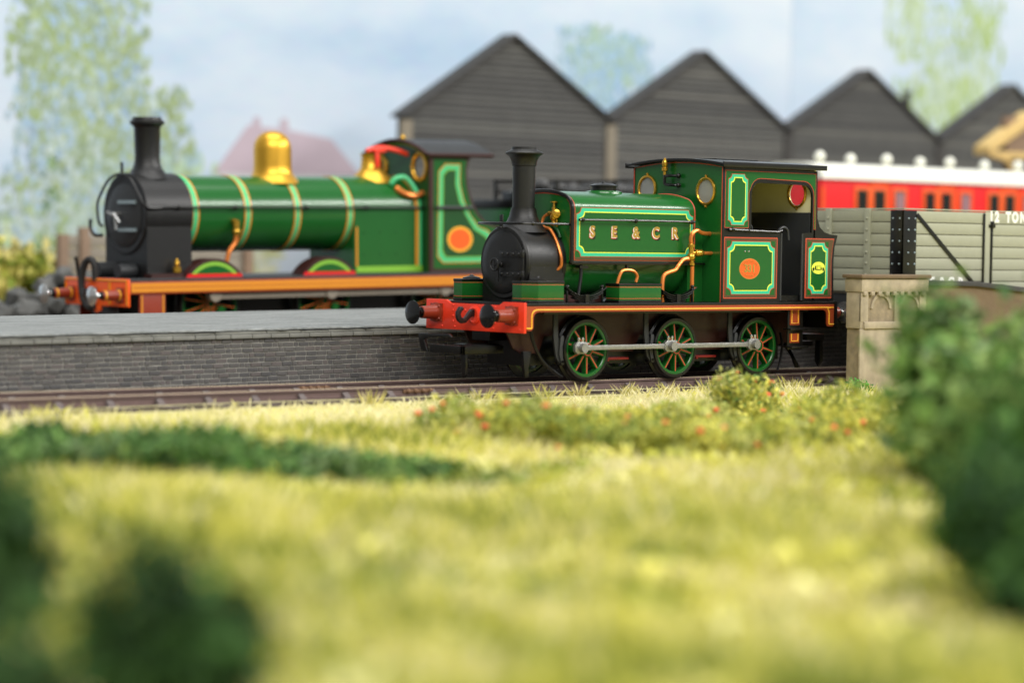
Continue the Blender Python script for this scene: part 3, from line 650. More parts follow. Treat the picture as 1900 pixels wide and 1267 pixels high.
    for s in (-1, 1):
        h = MB().tube([(2.06, s*1.12, 3.57), (3.8, s*1.12, 3.58), (5.62, s*1.12, 3.58)], .026, 8, 1)
        for x in (2.15, 3.76, 5.52): h.sphere((x, s*1.12, 3.575), .055); h.cyl((x, s*TW, 3.575), (x, s*1.12, 3.575), .03)
        h.build('handrail', 'black', t)
    # brass fitting and pipe before the tank
    bx, by = 1.88, -.46
    b = MB().cyl((bx, by, 3.47), (bx, by, 3.84), .05).lathe((bx, by, 3.82), (0, 0, 1), [(.03, 0), (.03, .12), (.085, .13), (.085, .15), (.03, .16)], 12).lathe((bx, by-.08, 3.70), (-.7, -.6, 0), [(.1, 0), (.1, .08), (.06, .1)], 14).sphere((bx, by, 3.62), .09).sphere((bx, by, 3.48), .07).lathe((bx, by, 3.70), (0, 1, 0), [(.06, .05), (.06, .16), (.045, .18)], 10).cyl((bx, by-.1, 3.42), (bx, by-.1, 3.58), .025)
    b.build('steam_fitting', 'brass', t)
    MB().tube([(bx-.02, by+.16, 3.70), (bx-.05, by+.28, 3.62), (bx-.08, by+.30, 3.48), (bx-.1, by+.2, 3.40), (bx-.1, by+.02, 3.36), (bx-.1, by-.14, 3.2), (bx-.1, by-.28, 2.98), (bx-.1, by-.38, 2.74), (bx-.1, by-.38, 2.56), (bx-.14, by-.34, 2.48), (bx-.18, by-.30, 2.46)], .036).build('steam_pipe', 'copper', t)
    MB().tube([(bx, by-.02, 3.42), (bx+.02, by-.12, 3.32), (bx+.02, by-.2, 3.17)], .035).build('fitting_tail', 'green_dark', t)
    # injector and pipework
    ix, iy = 5.44, -1.2; pm = 'copper'
    MB().cyl((ix, iy, 2.72), (ix, iy, 3.02), .06).lathe((ix, iy, 3.0), (0, 0, 1), [(.085, 0), (.085, .06), (.05, .09)], 10).cyl((ix, iy, 2.87), (ix+.38, iy, 2.87), .045).lathe((ix+.12, iy, 2.87), (1, 0, 0), [(.07, 0), (.085, .04), (.085, .2), (.05, .26)], 14).sphere((ix, iy, 2.78), .1).lathe((ix+.02, iy, 2.56), (0, 0, 1), [(.05, 0), (.075, .03), (.075, .08), (.05, .1), (.05, .26)], 12).build('injector', 'brass', t)
    MB().tube([(ix, iy, 3.06), (ix-.02, iy, 3.2), (ix+.05, iy, 3.34), (ix+.2, iy+.01, 3.385), (ix+.34, iy+.04, 3.34), (ix+.5, iy+.06, 3.32), (6.14, -1.1, 3.32)], .048).build('injector_pipe', pm, t)
    MB().tube([(ix+.36, iy, 2.87), (ix+.5, iy+.02, 2.87), (6.14, -1.16, 2.87)], .04).build('injector_pipe', pm, t)
    MB().tube([(ix-.06, iy, 2.74), (ix-.24, iy, 2.72), (ix-.4, iy, 2.58), (ix-.5, iy, 2.48), (ix-.72, iy, 2.42), (ix-.86, iy, 2.34), (ix-.92, iy-.02, 2.1), (ix-.92, iy-.04, 1.75)], .046).build('injector_pipe', pm, t)
    MB().tube([(ix+.03, iy-.01, 2.6), (ix+.03, iy-.01, 2.2), (ix+.03, iy-.01, 1.75)], .048, 10, 1).build('injector_pipe', pm, t)
    MB().tube([(3.05, -1.3, 2.16), (3.12, -1.3, 2.34), (3.22, -1.3, 2.46), (3.42, -1.3, 2.47), (3.56, -1.3, 2.44), (3.66, -1.3, 2.34), (3.62, -1.3, 2.2)], .034).build('box_handle', 'copper', t)
    MB().tube([(2.3, -.92, 2.6), (2.27, -.95, 2.3), (2.15, -1.0, 1.85)], .04).box((2.2, -1.0, 2.5), (2.45, -.86, 2.56)).build('tank_stay', 'black', t)
    MB().box((3.6, -1.02, 2.42), (3.67, -.96, 2.62)).build('tank_stay', 'black', t)
    # sand boxes and tool boxes
    def chest(name, x0, x1, y0, y1, z1, cuts, lid=True, filler=True):
        s = 1 if y1 > y0 else -1
        out = [(x0+cuts, y0), (x0, y0+s*cuts), (x0, y1), (x1, y1), (x1, y0)] if cuts else [(x0, y0), (x0, y1), (x1, y1), (x1, y0)]
        b = MB().prism(out, 1.80, z1, 'xy').build(name, 'green', t, bevel=.008)
        cx, cy = (x0+x1)/2, (y0+y1)/2
        sc = lambda k: [(cx+(p[0]-cx)*k, cy+(p[1]-cy)*k) for p in out]
        MB().prism(sc(1.03), z1, z1+.055, 'xy').build('lid', 'black', b, bevel=.01)
        MB().prism(sc(1.005), z1-.03, z1-.018, 'xy').build('box_line', 'red_line', b); MB().prism(sc(1.005), 1.835, 1.847, 'xy').build('box_line', 'red_line', b)
        MB().prism(sc(1.03), 1.745, 1.80, 'xy').build('plinth', 'black', b, bevel=.008)
        if filler: MB().lathe((cx, cy, z1+.05), (0, 0, 1), [(.2, 0), (.2, .03), (.16, .045), (.06, .07), (.03, .1), (.002, .105)], 20).build('filler_cap', 'black', b)
    chest('sand_box', .36, 1.36, -1.42, -.86, 2.17, .26); chest('sand_box', .36, 1.36, 1.42, .86, 2.17, .26)
    chest('tool_box', 2.92, 4.2, -1.52, -1.08, 2.12, .0, filler=False); chest('tool_box', 2.92, 4.2, 1.52, 1.08, 2.12, .0, filler=False)
    for s in (-1, 1):
        for xc in (2.06, 4.86):
            sp = MB()
            for k in range(4):
                h = .60-.12*k; xs_ = [-h+2*h*i/10 for i in range(11)]
                top = [(xc+q, 1.90-.046*k+.20*(q/.6)**2) for q in xs_]
                sp.prism(top+[(q[0], q[1]-.022) for q in top[::-1]], s*1.24, s*1.40)
            sp.box((xc-.06, s*1.22, 1.70), (xc+.06, s*1.42, 1.93))
            for q in (-.52, .52): sp.cyl((xc+q, s*1.32, 1.74), (xc+q, s*1.32, 2.1), .03, n=8); sp.sphere((xc+q, s*1.32, 2.1), .045, 8, 5)
            sp.build('leaf_spring', 'black', t, bevel=.005, seg=1)
        MB().box((1.4, s*.9, 1.75), (2.9, s*1.0, 1.92)).build('splasher', 'brown_dark', t)
    # cab
    C = 1.5
    side = [(6.14, 1.75), (8.06, 1.75), (8.06, 3.36), (7.08, 3.37), (7.08, 4.26)]+arc(7.34, 4.26, .26, 180, 90, 5)[1:]+[(8.86, 4.50)]+arc(8.86, 4.22, .28, 90, 0, 5)[1:]+[(9.14, 3.38), (8.86, 3.37), (8.86, 1.75), (9.94, 1.75), (9.92, 2.7), (9.95, 3.05), (10.05, 3.33), (9.8, 3.35), (9.58, 3.40), (9.42, 3.52), (9.33, 3.72), (9.30, 4.84), (6.14, 4.86)]
    for s in (-1, 1):
        so = MB().prism(side, s*(C-.05), s*C).build('cab_side', 'black', t, bevel=0)
        MB().tube([(6.3, s*(C+.05), 3.42), (7.1, s*(C+.05), 3.40), (7.95, s*(C+.03), 3.385), (8.1, s*(C+.02), 3.42)], .028, 8, 1).sphere((6.42, s*(C+.05), 3.42), .055).sphere((6.95, s*(C+.05), 3.405), .045).build('cab_handrail', 'black', so)
        for x in (8.1, 8.82): MB().tube([(x, s*(C-.01), 1.78), (x, s*(C-.01), 3.36)], .03, 8, 1).build('door_pillar', 'grey_black', so)
        if s == 1: continue
        y = -C-.003
        up_ = [(6.2, 3.46), (6.99, 3.46), (6.99, 4.28)]+arc(7.36, 4.28, .335, 180, 90, 5)[1:]+[(8.84, 4.585)]+arc(8.84, 4.24, .345, 90, 0, 5)[1:]+[(9.2, 3.46), (9.27, 3.46), (9.255, 4.78), (6.2, 4.79)]
        flat('cab_upper_line', up_, y, 'red_line', so)
        up2 = [(6.216, 3.475), (6.975, 3.475), (6.975, 4.28)]+arc(7.36, 4.28, .35, 180, 90, 5)[1:]+[(8.84, 4.60)]+arc(8.84, 4.24, .362, 90, 0, 5)[1:]+[(9.213, 3.47), (9.257, 3.47), (9.242, 4.765), (6.216, 4.775)]
        flat('cab_upper_panel', up2, y-.004, 'green', so)
        panel(so, 6.29, 6.94, 3.52, 4.71, .11, y-.006, w=.065)
        panel(so, 6.29, 7.88, 1.92, 3.16, .15, y, w=.07, border=[(6.2, 1.83), (7.97, 1.83), (7.97, 3.25), (6.2, 3.25)])
        panel(so, 9.02, 9.72, 1.92, 3.16, .13, y, w=.065, border=[(8.93, 1.83), (9.86, 1.83), (9.84, 2.7), (9.87, 3.0), (9.93, 3.25), (8.93, 3.25)])
        yy = y-.02
        flat('number_plate_rim', circ(7.03, 2.52, .345, 32, .245), yy, 'gold_letter', so); pl = flat('number_plate', circ(7.03, 2.52, .325, 32, .228), yy-.004, 'orange_beam', so)
        lettering('plate_number', '331', .235, (7.03, yy-.007, 2.52), 'gold_letter', pl, offset=.012, sx=1.05)
        for k in range(13):
            a = math.radians(150-10*k); ch = 'SOUTH EASTERN'[k]
            if ch != ' ': q = lettering('plate_letter', ch, .06, (7.03+.262*math.cos(a), yy-.006, 2.52+.172*math.sin(a)), 'gold_letter', pl); q.rotation_euler.y = -(a-PI/2)
        for k in range(13):
            a = math.radians(210+10*k); ch = '& CHATHAM RY.'[k]
            if ch != ' ': q = lettering('plate_letter', ch, .06, (7.03+.262*math.cos(a), yy-.006, 2.52+.172*math.sin(a)), 'gold_letter', pl); q.rotation_euler.y = -(a+PI/2)
        wp = flat('works_plate', circ(9.37, 2.55, .23, 28, .145), yy, 'yellow', so)
        flat('works_plate_centre', chamfer(9.25, 9.49, 2.50, 2.60, .02), yy-.004, 'black', wp); lettering('plate_date', '1887', .10, (9.37, yy-.008, 2.55), 'yellow', wp, offset=.004)
        for dx in (-.17, .17): flat('works_plate_mark', circ(9.37+dx, 2.52, .03, 10, .045), yy-.004, 'black', wp)
        rv = MB()
        for dx in (-.06, .06): rv.sphere((6.93+dx, yy, 2.92), .022, 8, 4)
        rv.build('rivet', 'bright_steel', so)
    zr = lambda y: 4.88+.12*(1-(y/1.5)**2)
    fo = [(-C, 1.75), (C, 1.75)]+[(C-.25*k, zr(C-.25*k)) for k in range(13)]
    wins = ((-.95, 4.30), (1.02, 4.36))
    fs = link('cab_front', holes_prism(fo, [circ(y, z, .27, 24, .29) for y, z in wins], 6.14, 6.19, 'yz'), 'green', t, angle=20)
    edge = [(6.13, y*.985, z-.025) for y, z in fo]; MB().tube(edge+[edge[0]], .014, 6, 1).build('cab_front_line', 'red_line', fs)
    MB().box((6.125, -C-.006, 1.75), (6.2, -C+.035, 4.86)).box((6.125, C-.035, 1.75), (6.2, C+.006, 4.86)).build('cab_corner', 'black', fs, bevel=.01)
    mat('clear_glass', (255, 255, 255), .03); q_ = MATS['clear_glass'].node_tree.nodes['Principled BSDF']; q_.inputs['Transmission Weight'].default_value = 1.0; q_.inputs['IOR'].default_value = 1.1
    def spectacle(x, y, z, parent, nx, gl='cab_glass'):
        r = MB(); n = 28; r.tube([(x, y+.28*math.cos(2*PI*i/n), z+.30*math.sin(2*PI*i/n)) for i in range(n+1)], .034, 8, 1)
        for q in (-1, 1): r.sphere((x, y, z+q*.35), .035, 8, 5)
        ro = r.build('spectacle', 'brass', parent); MB().lathe((x-nx*.02, y, z), (1, 0, 0), [(.27, 0), (.27, .01)], 24).build('glass', gl, ro)
    for y, z in wins: spectacle(6.12, y, z, fs, -1)
    ro_ = [(-C, 1.75), (C, 1.75)]+[(C-.25*k, zr(C-.25*k)) for k in range(13)]
    rs = link('cab_rear', holes_prism(ro_, [circ(y, 4.30, .27, 24, .29) for y in (-.95, .95)], 9.2, 9.25, 'yz'), 'cream', t, angle=20)
    for y in (-.95, .95): spectacle(9.185, y, 4.30, rs, -1, 'clear_glass')
    MB().box((6.3, 1.40, 1.9), (9.18, 1.44, 4.85)).box((6.22, -1.42, 4.80), (9.18, 1.4, 4.84)).build('cab_bounce_sheet', 'cream', t)  # cream sheets added inside the cab to bounce light onto its back wall
    MB().box((9.12, -C+.06, 1.8), (9.19, C-.06, 3.86)).build('bunker_front', 'grey_black', t, bevel=.01)
    MB().box((9.26, -C+.06, 1.8), (9.88, C-.06, 3.2)).build('bunker', 'black', t, bevel=.02)
    MB().box((6.22, -C+.06, 1.76), (9.1, C-.06, 1.9)).box((6.25, -.8, 1.9), (6.7, .8, 3.9)).build('cab_interior', 'black', t)
    MB().tube([(8.3, -1.2, 3.3), (8.35, -1.2, 3.45), (8.5, -1.2, 3.5), (8.62, -1.2, 3.42), (8.66, -1.2, 3.2)], .035).tube([(7.3, -1.0, 3.3), (7.4, -1.0, 3.55), (7.6, -1.0, 3.5), (7.6, -1.0, 3.3)], .03).build('cab_controls', 'grey_black', t)
    rp = []
    for k in range(13): y = -1.64+3.28*k/12; rp.append((y, 4.88+.13*(1-(y/1.64)**2)))
    rf = MB().prism(rp+[(y, z+.06) for y, z in rp[::-1]], 6.0, 9.46, 'yz').build('cab_roof', 'black', t, bevel=.01, angle=30)
    MB().box((6.9, -.5, 5.04), (8.3, .5, 5.09)).build('roof_hatch', 'black', rf, bevel=.01)
    MB().box((5.99, -1.66, 4.855), (9.47, -1.62, 4.975)).build('rain_strip', 'black', rf, bevel=.01); MB().box((5.99, 1.62, 4.855), (9.47, 1.66, 4.975)).build('rain_strip', 'black', rf, bevel=.01)
    MB().lathe((6.0, .30, 4.68), (0, 0, 1), [(.04, 0), (.04, .08), (.075, .1), (.075, .17), (.05, .19), (.07, .22), (.07, .3), (.04, .36), (.015, .40)], 14).build('whistle', 'brass', t)
    MB().tube([(6.0, .30, 4.70), (6.0, .30, 4.5), (6.0, .25, 4.46), (6.0, .0, 4.44), (6.12, -.12, 4.44)], .035).tube([(6.0, .28, 4.66), (6.0, .1, 4.66), (6.12, -.1, 4.66)], .035).sphere((6.06, -.1, 4.66), .06).sphere((6.06, -.1, 4.44), .06).build('whistle_pipe', 'black', t)
tank_engine()
# ------------------------------------------------------------------ larger tender engine (behind the platform)
REAR = ((2.05, 19.1, .08), (0, -.0195, 0))
def lined(parent, out_fn, y, cols, name='lining'):
    for i, (m_, k) in enumerate(cols): flat('panel' if i == len(cols)-1 else 'lining_band', out_fn(k), y-.004*(i+1), m_, parent)
def tender_engine():
    t = thing('tender_locomotive', 'larger green engine with gold dome standing behind the platform', 'locomotive', *REAR)
    W = 1.68; bz = 3.57; FP = 1.77
    bo = MB().box((0, -W, 1.0), (.07, W, FP)).prism([(-.25, 1.0), (.25, 1.0), (.2, .86), (0, .8), (-.2, .86)], 0, .07, 'yz').build('buffer_beam', 'orange_beam', t, bevel=.01)
    ln = MB().tube([(-.005, -W+.05, 1.05), (-.005, -W+.05, FP-.05), (-.005, W-.05, FP-.05), (-.005, W-.05, 1.05)], .03, 6, 1)
    for y in (-.75, .75): ln.tube([(-.005, y, 1.05), (-.005, y, FP-.1)], .05, 6, 1)
    ln.build('beam_line', 'ochre', bo)
    for y in (-1.3, 1.3): buffer(t, y, 1.32, .95, 'bright_steel', 'red_brown', .27, 'amber')
    MB().prism([(-.4, 1.5), (-.3, 1.5), (-.3, 1.4), (-.15, 1.42), (0, 1.5), (0, 1.3), (-.2, 1.25), (-.35, 1.2), (-.45, 1.3)], -.05, .05).build('coupling_hook', 'black_matt', t)
    MB().tube([(.02, .05, 1.7), (.0, .06, 2.1), (-.06, .15, 2.28), (-.12, .35, 2.2), (-.16, .5, 1.8), (-.16, .5, 1.4), (-.14, .4, 1.1), (-.1, .2, .95), (-.05, .0, 1.0)], .1, 10).build('vacuum_hose', 'hose', t)
    MB().tube([(.05, 1.0, 1.7), (-.0, 1.0, 2.1), (-.05, 1.02, 2.35)], .05).build('lamp_iron', 'black', t)
    MB().box((.07, -W+.02, FP-.07), (14.0, W-.02, FP)).build('footplate', 'grey_black', t, bevel=.01)
    for s in (-1, 1):
        v = MB().box((.07, s*(W-.06), FP-.42), (14.0, s*(W-.01), FP-.075)).build('valance', 'brown_valance', t, bevel=.01)
        MB().box((.12, s*(W-.012), FP-.37), (13.9, s*(W-.002), FP-.12)).build('valance_band', 'ochre', v)
        MB().box((.2, s*(W-.004), FP-.25), (13.8, s*(W+.002), FP-.235)).build('valance_line', 'brown_valance', v)
        st = MB().box((.42, s*1.55, .1), (1.25, s*1.62, FP-.42)).box((.4, s*1.4, .5), (1.27, s*1.7, .55)).build('footstep', 'red_brown', t, bevel=.01)
        for x in (.46, 1.16): MB().box((x, s*1.62, .3), (x+.05, s*1.632, FP-.45)).build('step_line', 'ochre', st)
    MB().box((.3, -.7, .6), (13.6, .7, FP-.1)).build('frame', 'black', t)
    for z in (.55,):
        pass
    ws = (3.1, 7.15, 11.4)
    w0 = make_wheel(t, 0, -.86, -1, (.35, -.2), 1.02, 14, 'black', 'green', 'coach_orange', wid=.24); w0.location.x = ws[0]
    for x in ws[1:]: clone(w0, t).location.x = x
    rod = MB().box((2.9, -1.5, 1.15), (12.2, -1.42, 1.38))
    for x in (3.0, 7.1, 11.4): rod.cyl((x, -1.55, 1.27), (x, -1.3, 1.27), .2)
    rod.build('coupling_rod', 'timber_grey', t, bevel=.01)
    # smokebox, boiler
    sb = MB().lathe((0, 0, bz), (1, 0, 0), [(1.12, .95), (1.16, .98), (1.16, 2.5), (1.1, 2.52)], 48); sb.box((1.0, -1.1, FP), (2.48, 1.1, bz)).build('smokebox', 'black_matt', t, angle=30)
    d = MB().lathe((0, 0, bz-.05), (-1, 0, 0), [(.9, -.97), (.9, -.93), (.85, -.9), (.5, -.84), (.02, -.82)], 40).build('smokebox_door', 'grey_black', t)
    MB().box((.78, -.75, bz+.28), (.88, .1, bz+.38)).box((.78, -.75, bz-.5), (.88, .1, bz-.4)).build('hinge_strap', 'pale_steel', d)
    MB().tube([(.62, .38, bz+.05), (.62, .12, bz-.02), (.62, .05, bz-.05)], .045, 8, 1).tube([(.68, .05, bz), (.68, 0, bz-.45)], .045, 8, 1).tube([(.62, .05, bz), (.66, -.2, bz-.25)], .04, 8, 1).cyl((.6, .08, bz), (.9, .08, bz), .06).build('door_handles', 'bright_steel', d)
    MB().tube([(.86, 1.02, bz-.35), (.72, 1.0, bz-.25), (.72, 1.08, bz+.25), (.78, .95, bz+.6), (.8, .55, bz+.98), (.8, 0, bz+1.12), (.8, -.55, bz+.98), (.82, -.95, bz+.55), (.9, -1.22, bz+.2), (1.4, -1.24, bz+.18)], .04).build('handrail', 'black', t)
    MB().tube([(.9, 1.1, bz-.62), (.75, 1.3, bz-.6), (.7, 1.42, bz-.4), (.7, 1.42, bz-.15)], .05).build('lamp_iron', 'black', t)
    MB().box((.85, -.04, bz+1.1), (.9, .04, bz+1.45)).build('lamp_iron', 'black', t)
    MB().tube([(.95, -1.23, bz+.18), (10.84, -1.23, bz+.18)], .035, 8, 1).build('handrail', 'black', t)
    ho = MB()
    for x in (2.0, 3.9, 6.4, 8.6): ho.cyl((x, -1.05, bz+.18), (x, -1.24, bz+.18), .05); ho.sphere((x, -1.24, bz+.18), .07)
    ho.build('handrail_knobs', 'black', t)
    MB().lathe((1.72, 0, 0), (0, 0, 1), [(0.680, 4.55), (0.527, 4.72), (0.425, 4.85), (0.374, 5.0), (0.357, 5.2), (0.374, 6.0), (0.391, 6.04), (0.425, 6.08), (0.493, 6.13), (0.493, 6.2), (0.425, 6.23), (0.408, 6.31), (0.323, 6.31), (0.306, 6.0)], 36).build('chimney', 'black_matt', t, angle=30)
    MB().lathe((0, 0, bz), (1, 0, 0), [(1.10, 2.5), (1.10, 8.3)], 48).build('boiler', 'green', t)
    for x in (2.62, 4.42, 6.18, 8.1):
        b = MB().lathe((0, 0, bz), (1, 0, 0), [(1.10, x-.09), (1.118, x-.09), (1.118, x+.09), (1.10, x+.09)], 48, caps=False).build('boiler_band', 'mint', t)
        for q in (-.1, .1): MB().lathe((0, 0, bz), (1, 0, 0), [(1.10, x+q-.022), (1.122, x+q-.022), (1.122, x+q+.022), (1.10, x+q+.022)], 48, caps=False).build('band_line', 'ochre', b)
    fb = MB().prism([(-1.12, FP)]+arc(0, bz, 1.13, 180, 0, 24)+[(1.12, FP)], 8.22, 10.84, 'yz').build('firebox', 'green', t, angle=25)
    rv = MB()
    for x in (8.6, 9.2, 9.8, 10.4):
        for z in (2.35, 3.0): rv.sphere((x, -1.13, z), .035, 8, 4)
    rv.build('firebox_rivets', 'green', fb)
    for x, mm in ((10.72, 'mint'), (10.6, 'ochre')): MB().prism([(-1.145, FP+.1)]+arc(0, bz, 1.15, 180, 0, 24)+[(1.145, FP+.1)]+[(1.12, FP+.1)]+arc(0, bz, 1.12, 0, 180, 24)+[(-1.12, FP+.1)], x-.05, x+.05, 'yz').build('firebox_band', mm, fb)
    MB().box((8.3, -1.15, FP+.04), (10.8, -1.13, FP+.22)).build('firebox_band', 'lime', fb); MB().box((8.28, -1.15, FP+.22), (8.34, -1.13, bz-.4)).build('firebox_line', 'ochre', fb)
    MB().lathe((6.06, 0, 0), (0, 0, 1), [(.80, 4.45), (.72, 4.6), (.62, 4.70), (.575, 4.82), (.56, 5.0), (.56, 5.46), (.545, 5.6), (.49, 5.75), (.40, 5.87), (.26, 5.96), (.12, 6.0), (.002, 6.01)], 40).build('dome', 'gold_dome', t)
    MB().lathe((9.72, 0, 0), (0, 0, 1), [(.70, 4.5), (.58, 4.68), (.42, 4.82), (.32, 4.95), (.29, 5.3), (.33, 5.4), (.25, 5.4), (.22, 5.1)], 32).build('safety_valve', 'gold_dome', t)
    MB().box((9.5, -.45, 5.42), (9.95, -.35, 5.52)).tube([(9.3, -.3, 5.45), (9.8, -.3, 5.56), (10.3, -.4, 5.5), (10.75, -.5, 5.36)], .08).box((9.58, -.42, 4.95), (9.74, -.36, 5.45)).build('valve_lever', 'red_beam', t, bevel=.02)
    MB().tube([(10.0, -.9, 4.35), (10.05, -1.0, 4.25), (10.3, -1.12, 4.12), (10.6, -1.12, 4.12), (10.84, -1.1, 4.2)], .09).build('steam_pipe', 'copper', t)
    MB().tube([(9.85, -.8, 4.45), (10.0, -.85, 4.62), (10.3, -.9, 4.66), (10.5, -1.0, 4.45), (10.6, -1.12, 4.2)], .08).build('steam_pipe', 'mint', t)
    MB().cyl((3.92, -1.12, 3.3), (3.92, -1.12, 3.42), .08).cyl((3.94, -1.2, 2.95), (3.94, -1.2, 3.38), .1).sphere((3.94, -1.2, 3.05), .13).build('clack_valve', 'brass', t)
    MB().tube([(3.94, -1.2, 3.0), (3.9, -1.2, 2.75), (3.7, -1.2, 2.5), (3.6, -1.2, 2.2), (3.55, -1.2, 1.8)], .07).build('feed_pipe', 'copper', t)
    MB().lathe((1.85, -1.3, FP), (0, 0, 1), [(.06, 0), (.06, .1), (.12, .16), (.12, .3), (.05, .34), (.09, .4), (.05, .5), (.01, .55)], 12).build('lubricator', 'brass', t)
    MB().cyl((.4, .6, FP+.22), (1.0, .6, FP+.22), .22).build('cylinder_cover', 'grey_black', t); MB().cyl((.4, -.5, FP+.2), (.95, -.5, FP+.2), .2).build('cylinder_cover', 'grey_black', t)
    MB().box((.95, -1.4, FP), (2.0, -1.0, FP+.12)).build('tread_plate', 'brown_dark', t)
    for x in (3.04, 7.1):
        a = [(x+1.15*math.cos(math.radians(q)), FP-.62+1.15*math.sin(math.radians(q))) for q in range(33, 148, 6)]
        s_ = MB().prism(a, -1.42, -.8).build('splasher', 'brown_dark', t)
        for m_, k, yy in (('lime', .09, -1.425), ('green', .2, -1.43)):
            flat('splasher_panel', [(x+(1.15-k)*math.cos(math.radians(q)), FP-.62+(1.15-k)*math.sin(math.radians(q))) for q in range(36, 145, 6)], yy, m_, s_)
        flat('splasher_edge', [(x-.96, FP), (x+.96, FP), (x+.9, FP+.1), (x-.9, FP+.1)], -1.435, 'coach_red', s_)
    # cab
    C = 1.5
    side = [(10.84, FP), (13.7, FP), (13.7, 3.15), (13.4, 3.2), (13.0, 3.32), (12.7, 3.6), (12.45, 4.0), (12.3, 4.45), (12.28, 4.9), (12.36, 5.2), (12.5, 5.34), (10.84, 5.34)]
    for s in (-1, 1):
        so = MB().prism(side, s*(C-.05), s*C).build('cab_side', 'brown_dark', t)
        if s == 1: continue
        def shr(k):
            return [(10.84+.1+k, FP+.12+k), (13.6-k, FP+.12+k), (13.6-k, 3.08-k*.4), (13.35-k*.6, 3.12-k*.5), (12.95-k*.8, 3.25-k*.6), (12.62-k, 3.55-k*.4), (12.36-k, 3.98), (12.22-k, 4.45), (12.2-k, 4.9), (12.26-k, 5.2-k), (10.94+k, 5.24-k)]
        y = -C
        flat('cab_panel', shr(0), y-.004, 'green', so)
        def lo(k): return [(11.1+k, 2.25+k), (11.3+k*.7, 2.05+k), (13.15-k*.7, 2.05+k), (13.35-k, 2.25+k), (13.35-k, 2.8-k*.6), (13.1-k*.6, 3.05-k), (12.75-k, 3.15-k*.4), (12.42-k, 3.5), (12.15-k, 3.95), (12.0-k, 4.45), (12.0-k, 4.9), (12.02-k, 5.08-k), (11.4+k*.6, 5.08-k), (11.15+k, 4.85-k*.6)]
        flat('lining_band', lo(0), y-.008, 'ochre', so); flat('lining_band', lo(.03), y-.012, 'mint', so); flat('lining_band', lo(.17), y-.016, 'lime', so); flat('cab_panel', lo(.2), y-.020, 'green_dark', so)
        flat('number_plate_rim', circ(11.98, 2.78, .5, 28, .39), y-.026, 'amber', so); flat('number_plate', circ(11.98, 2.78, .42, 28, .32), y-.03, 'orange_beam', so)
        MB().tube([(11.0, y-.08, 3.75), (12.45, y-.08, 3.75)], .05, 8, 1).build('cab_handrail', 'grey_black', so)
    zr = lambda y: 5.34+.42*(1-(y/C)**2)
    fo = [(-C, FP), (C, FP)]+[(C-.25*k, zr(C-.25*k)) for k in range(13)]
    fs = link('cab_front', holes_prism(fo, [circ(q*1.0, 4.98, .3, 20, .36) for q in (-1, 1)], 10.84, 10.9, 'yz'), 'green_dark', t)
    MB().tube([(10.83, y*.98, z-.05) for y, z in fo[2:]], .06, 6, 1).build('cab_front_line', 'lime', fs)
    MB().box((10.8, -C-.02, FP), (10.95, -C+.05, 5.36)).build('cab_corner', 'brown_dark', fs)
    for q in (-1, 1): MB().tube([(10.82, q+.33*math.cos(2*PI*i/24), 4.98+.39*math.sin(2*PI*i/24)) for i in range(25)], .07, 8, 1).build('spectacle', 'brass', fs)
    rp = [(-1.62+3.24*k/14, 5.32+.46*(1-((-1.62+3.24*k/14)/1.62)**2)) for k in range(15)]
    rf = MB().prism(rp+[(y, z+.07) for y, z in rp[::-1]], 10.62, 13.2, 'yz').build('cab_roof', 'grey_black', t, angle=30)
    MB().tube([(10.62, y, z+.03) for y, z in rp], .06, 6, 1).tube([(10.62, -1.62, 5.34), (13.2, -1.62, 5.34)], .06, 6, 1).build('roof_edge', 'brown_dark', rf)
    MB().lathe((10.96, 0, 5.7), (0, 0, 1), [(.04, 0), (.04, .1), (.09, .12), (.09, .2), (.03, .28)], 12).build('whistle', 'brass', t)
    MB().box((10.95, -1.0, FP), (11.5, 1.0, 4.4)).build('backhead', 'black', t)
tender_engine()
def tender():
    t = thing('engine_tender', 'dark coal tender with coal rails coupled behind the larger green engine', 'tender', *REAR)
    MB().box((14.2, -1.62, 1.5), (22.2, 1.62, 1.75)).build('footplate', 'black', t, bevel=.02)
    MB().box((14.5, -1.5, 1.75), (22.0, 1.5, 3.7)).build('tank', 'green', t, bevel=.05)
    MB().box((14.55, -1.55, 3.7), (22.0, 1.55, 3.8)).box((14.5, -.9, 3.75), (15.6, .9, 4.0)).build('tank_top', 'black', t, bevel=.02)
    MB().box((14.6, -1.35, 3.8), (15.6, -.4, 4.25)).build('tool_locker', 'black', t, bevel=.04)
    for s in (-1, 1):
        for z in (4.25, 4.6): MB().tube([(15.9, s*1.5, z), (16.6, s*1.5, z), (21.8, s*1.5, z)], .05, 6, 1).build('coal_rail', 'black', t)
        for x in (15.9, 18.4, 21.6): MB().box((x, s*1.46, 3.75), (x+.12, s*1.54, 4.65)).build('rail_post', 'black', t)
    for i in range(60):
        x, y = random.uniform(16.2, 21.5), random.uniform(-1.2, 1.2)
        r = random.uniform(.2, .36); b = MB().sphere((x, y, 3.85+.5*(1-(y/1.4)**2)+random.uniform(-.1, .15)), r, 6, 4, random.uniform(.6, .9)); b.build('coal_lump', 'coal', t, angle=0)
    for x in (15.6, 18.2, 20.8):
        for s in (-1, 1): MB().lathe((x, s*.86, .8), (0, s, 0), [(.8, 0), (.8, .22), (.6, .22), (.2, .1)], 24).build('wheel', 'black', t)
tender()
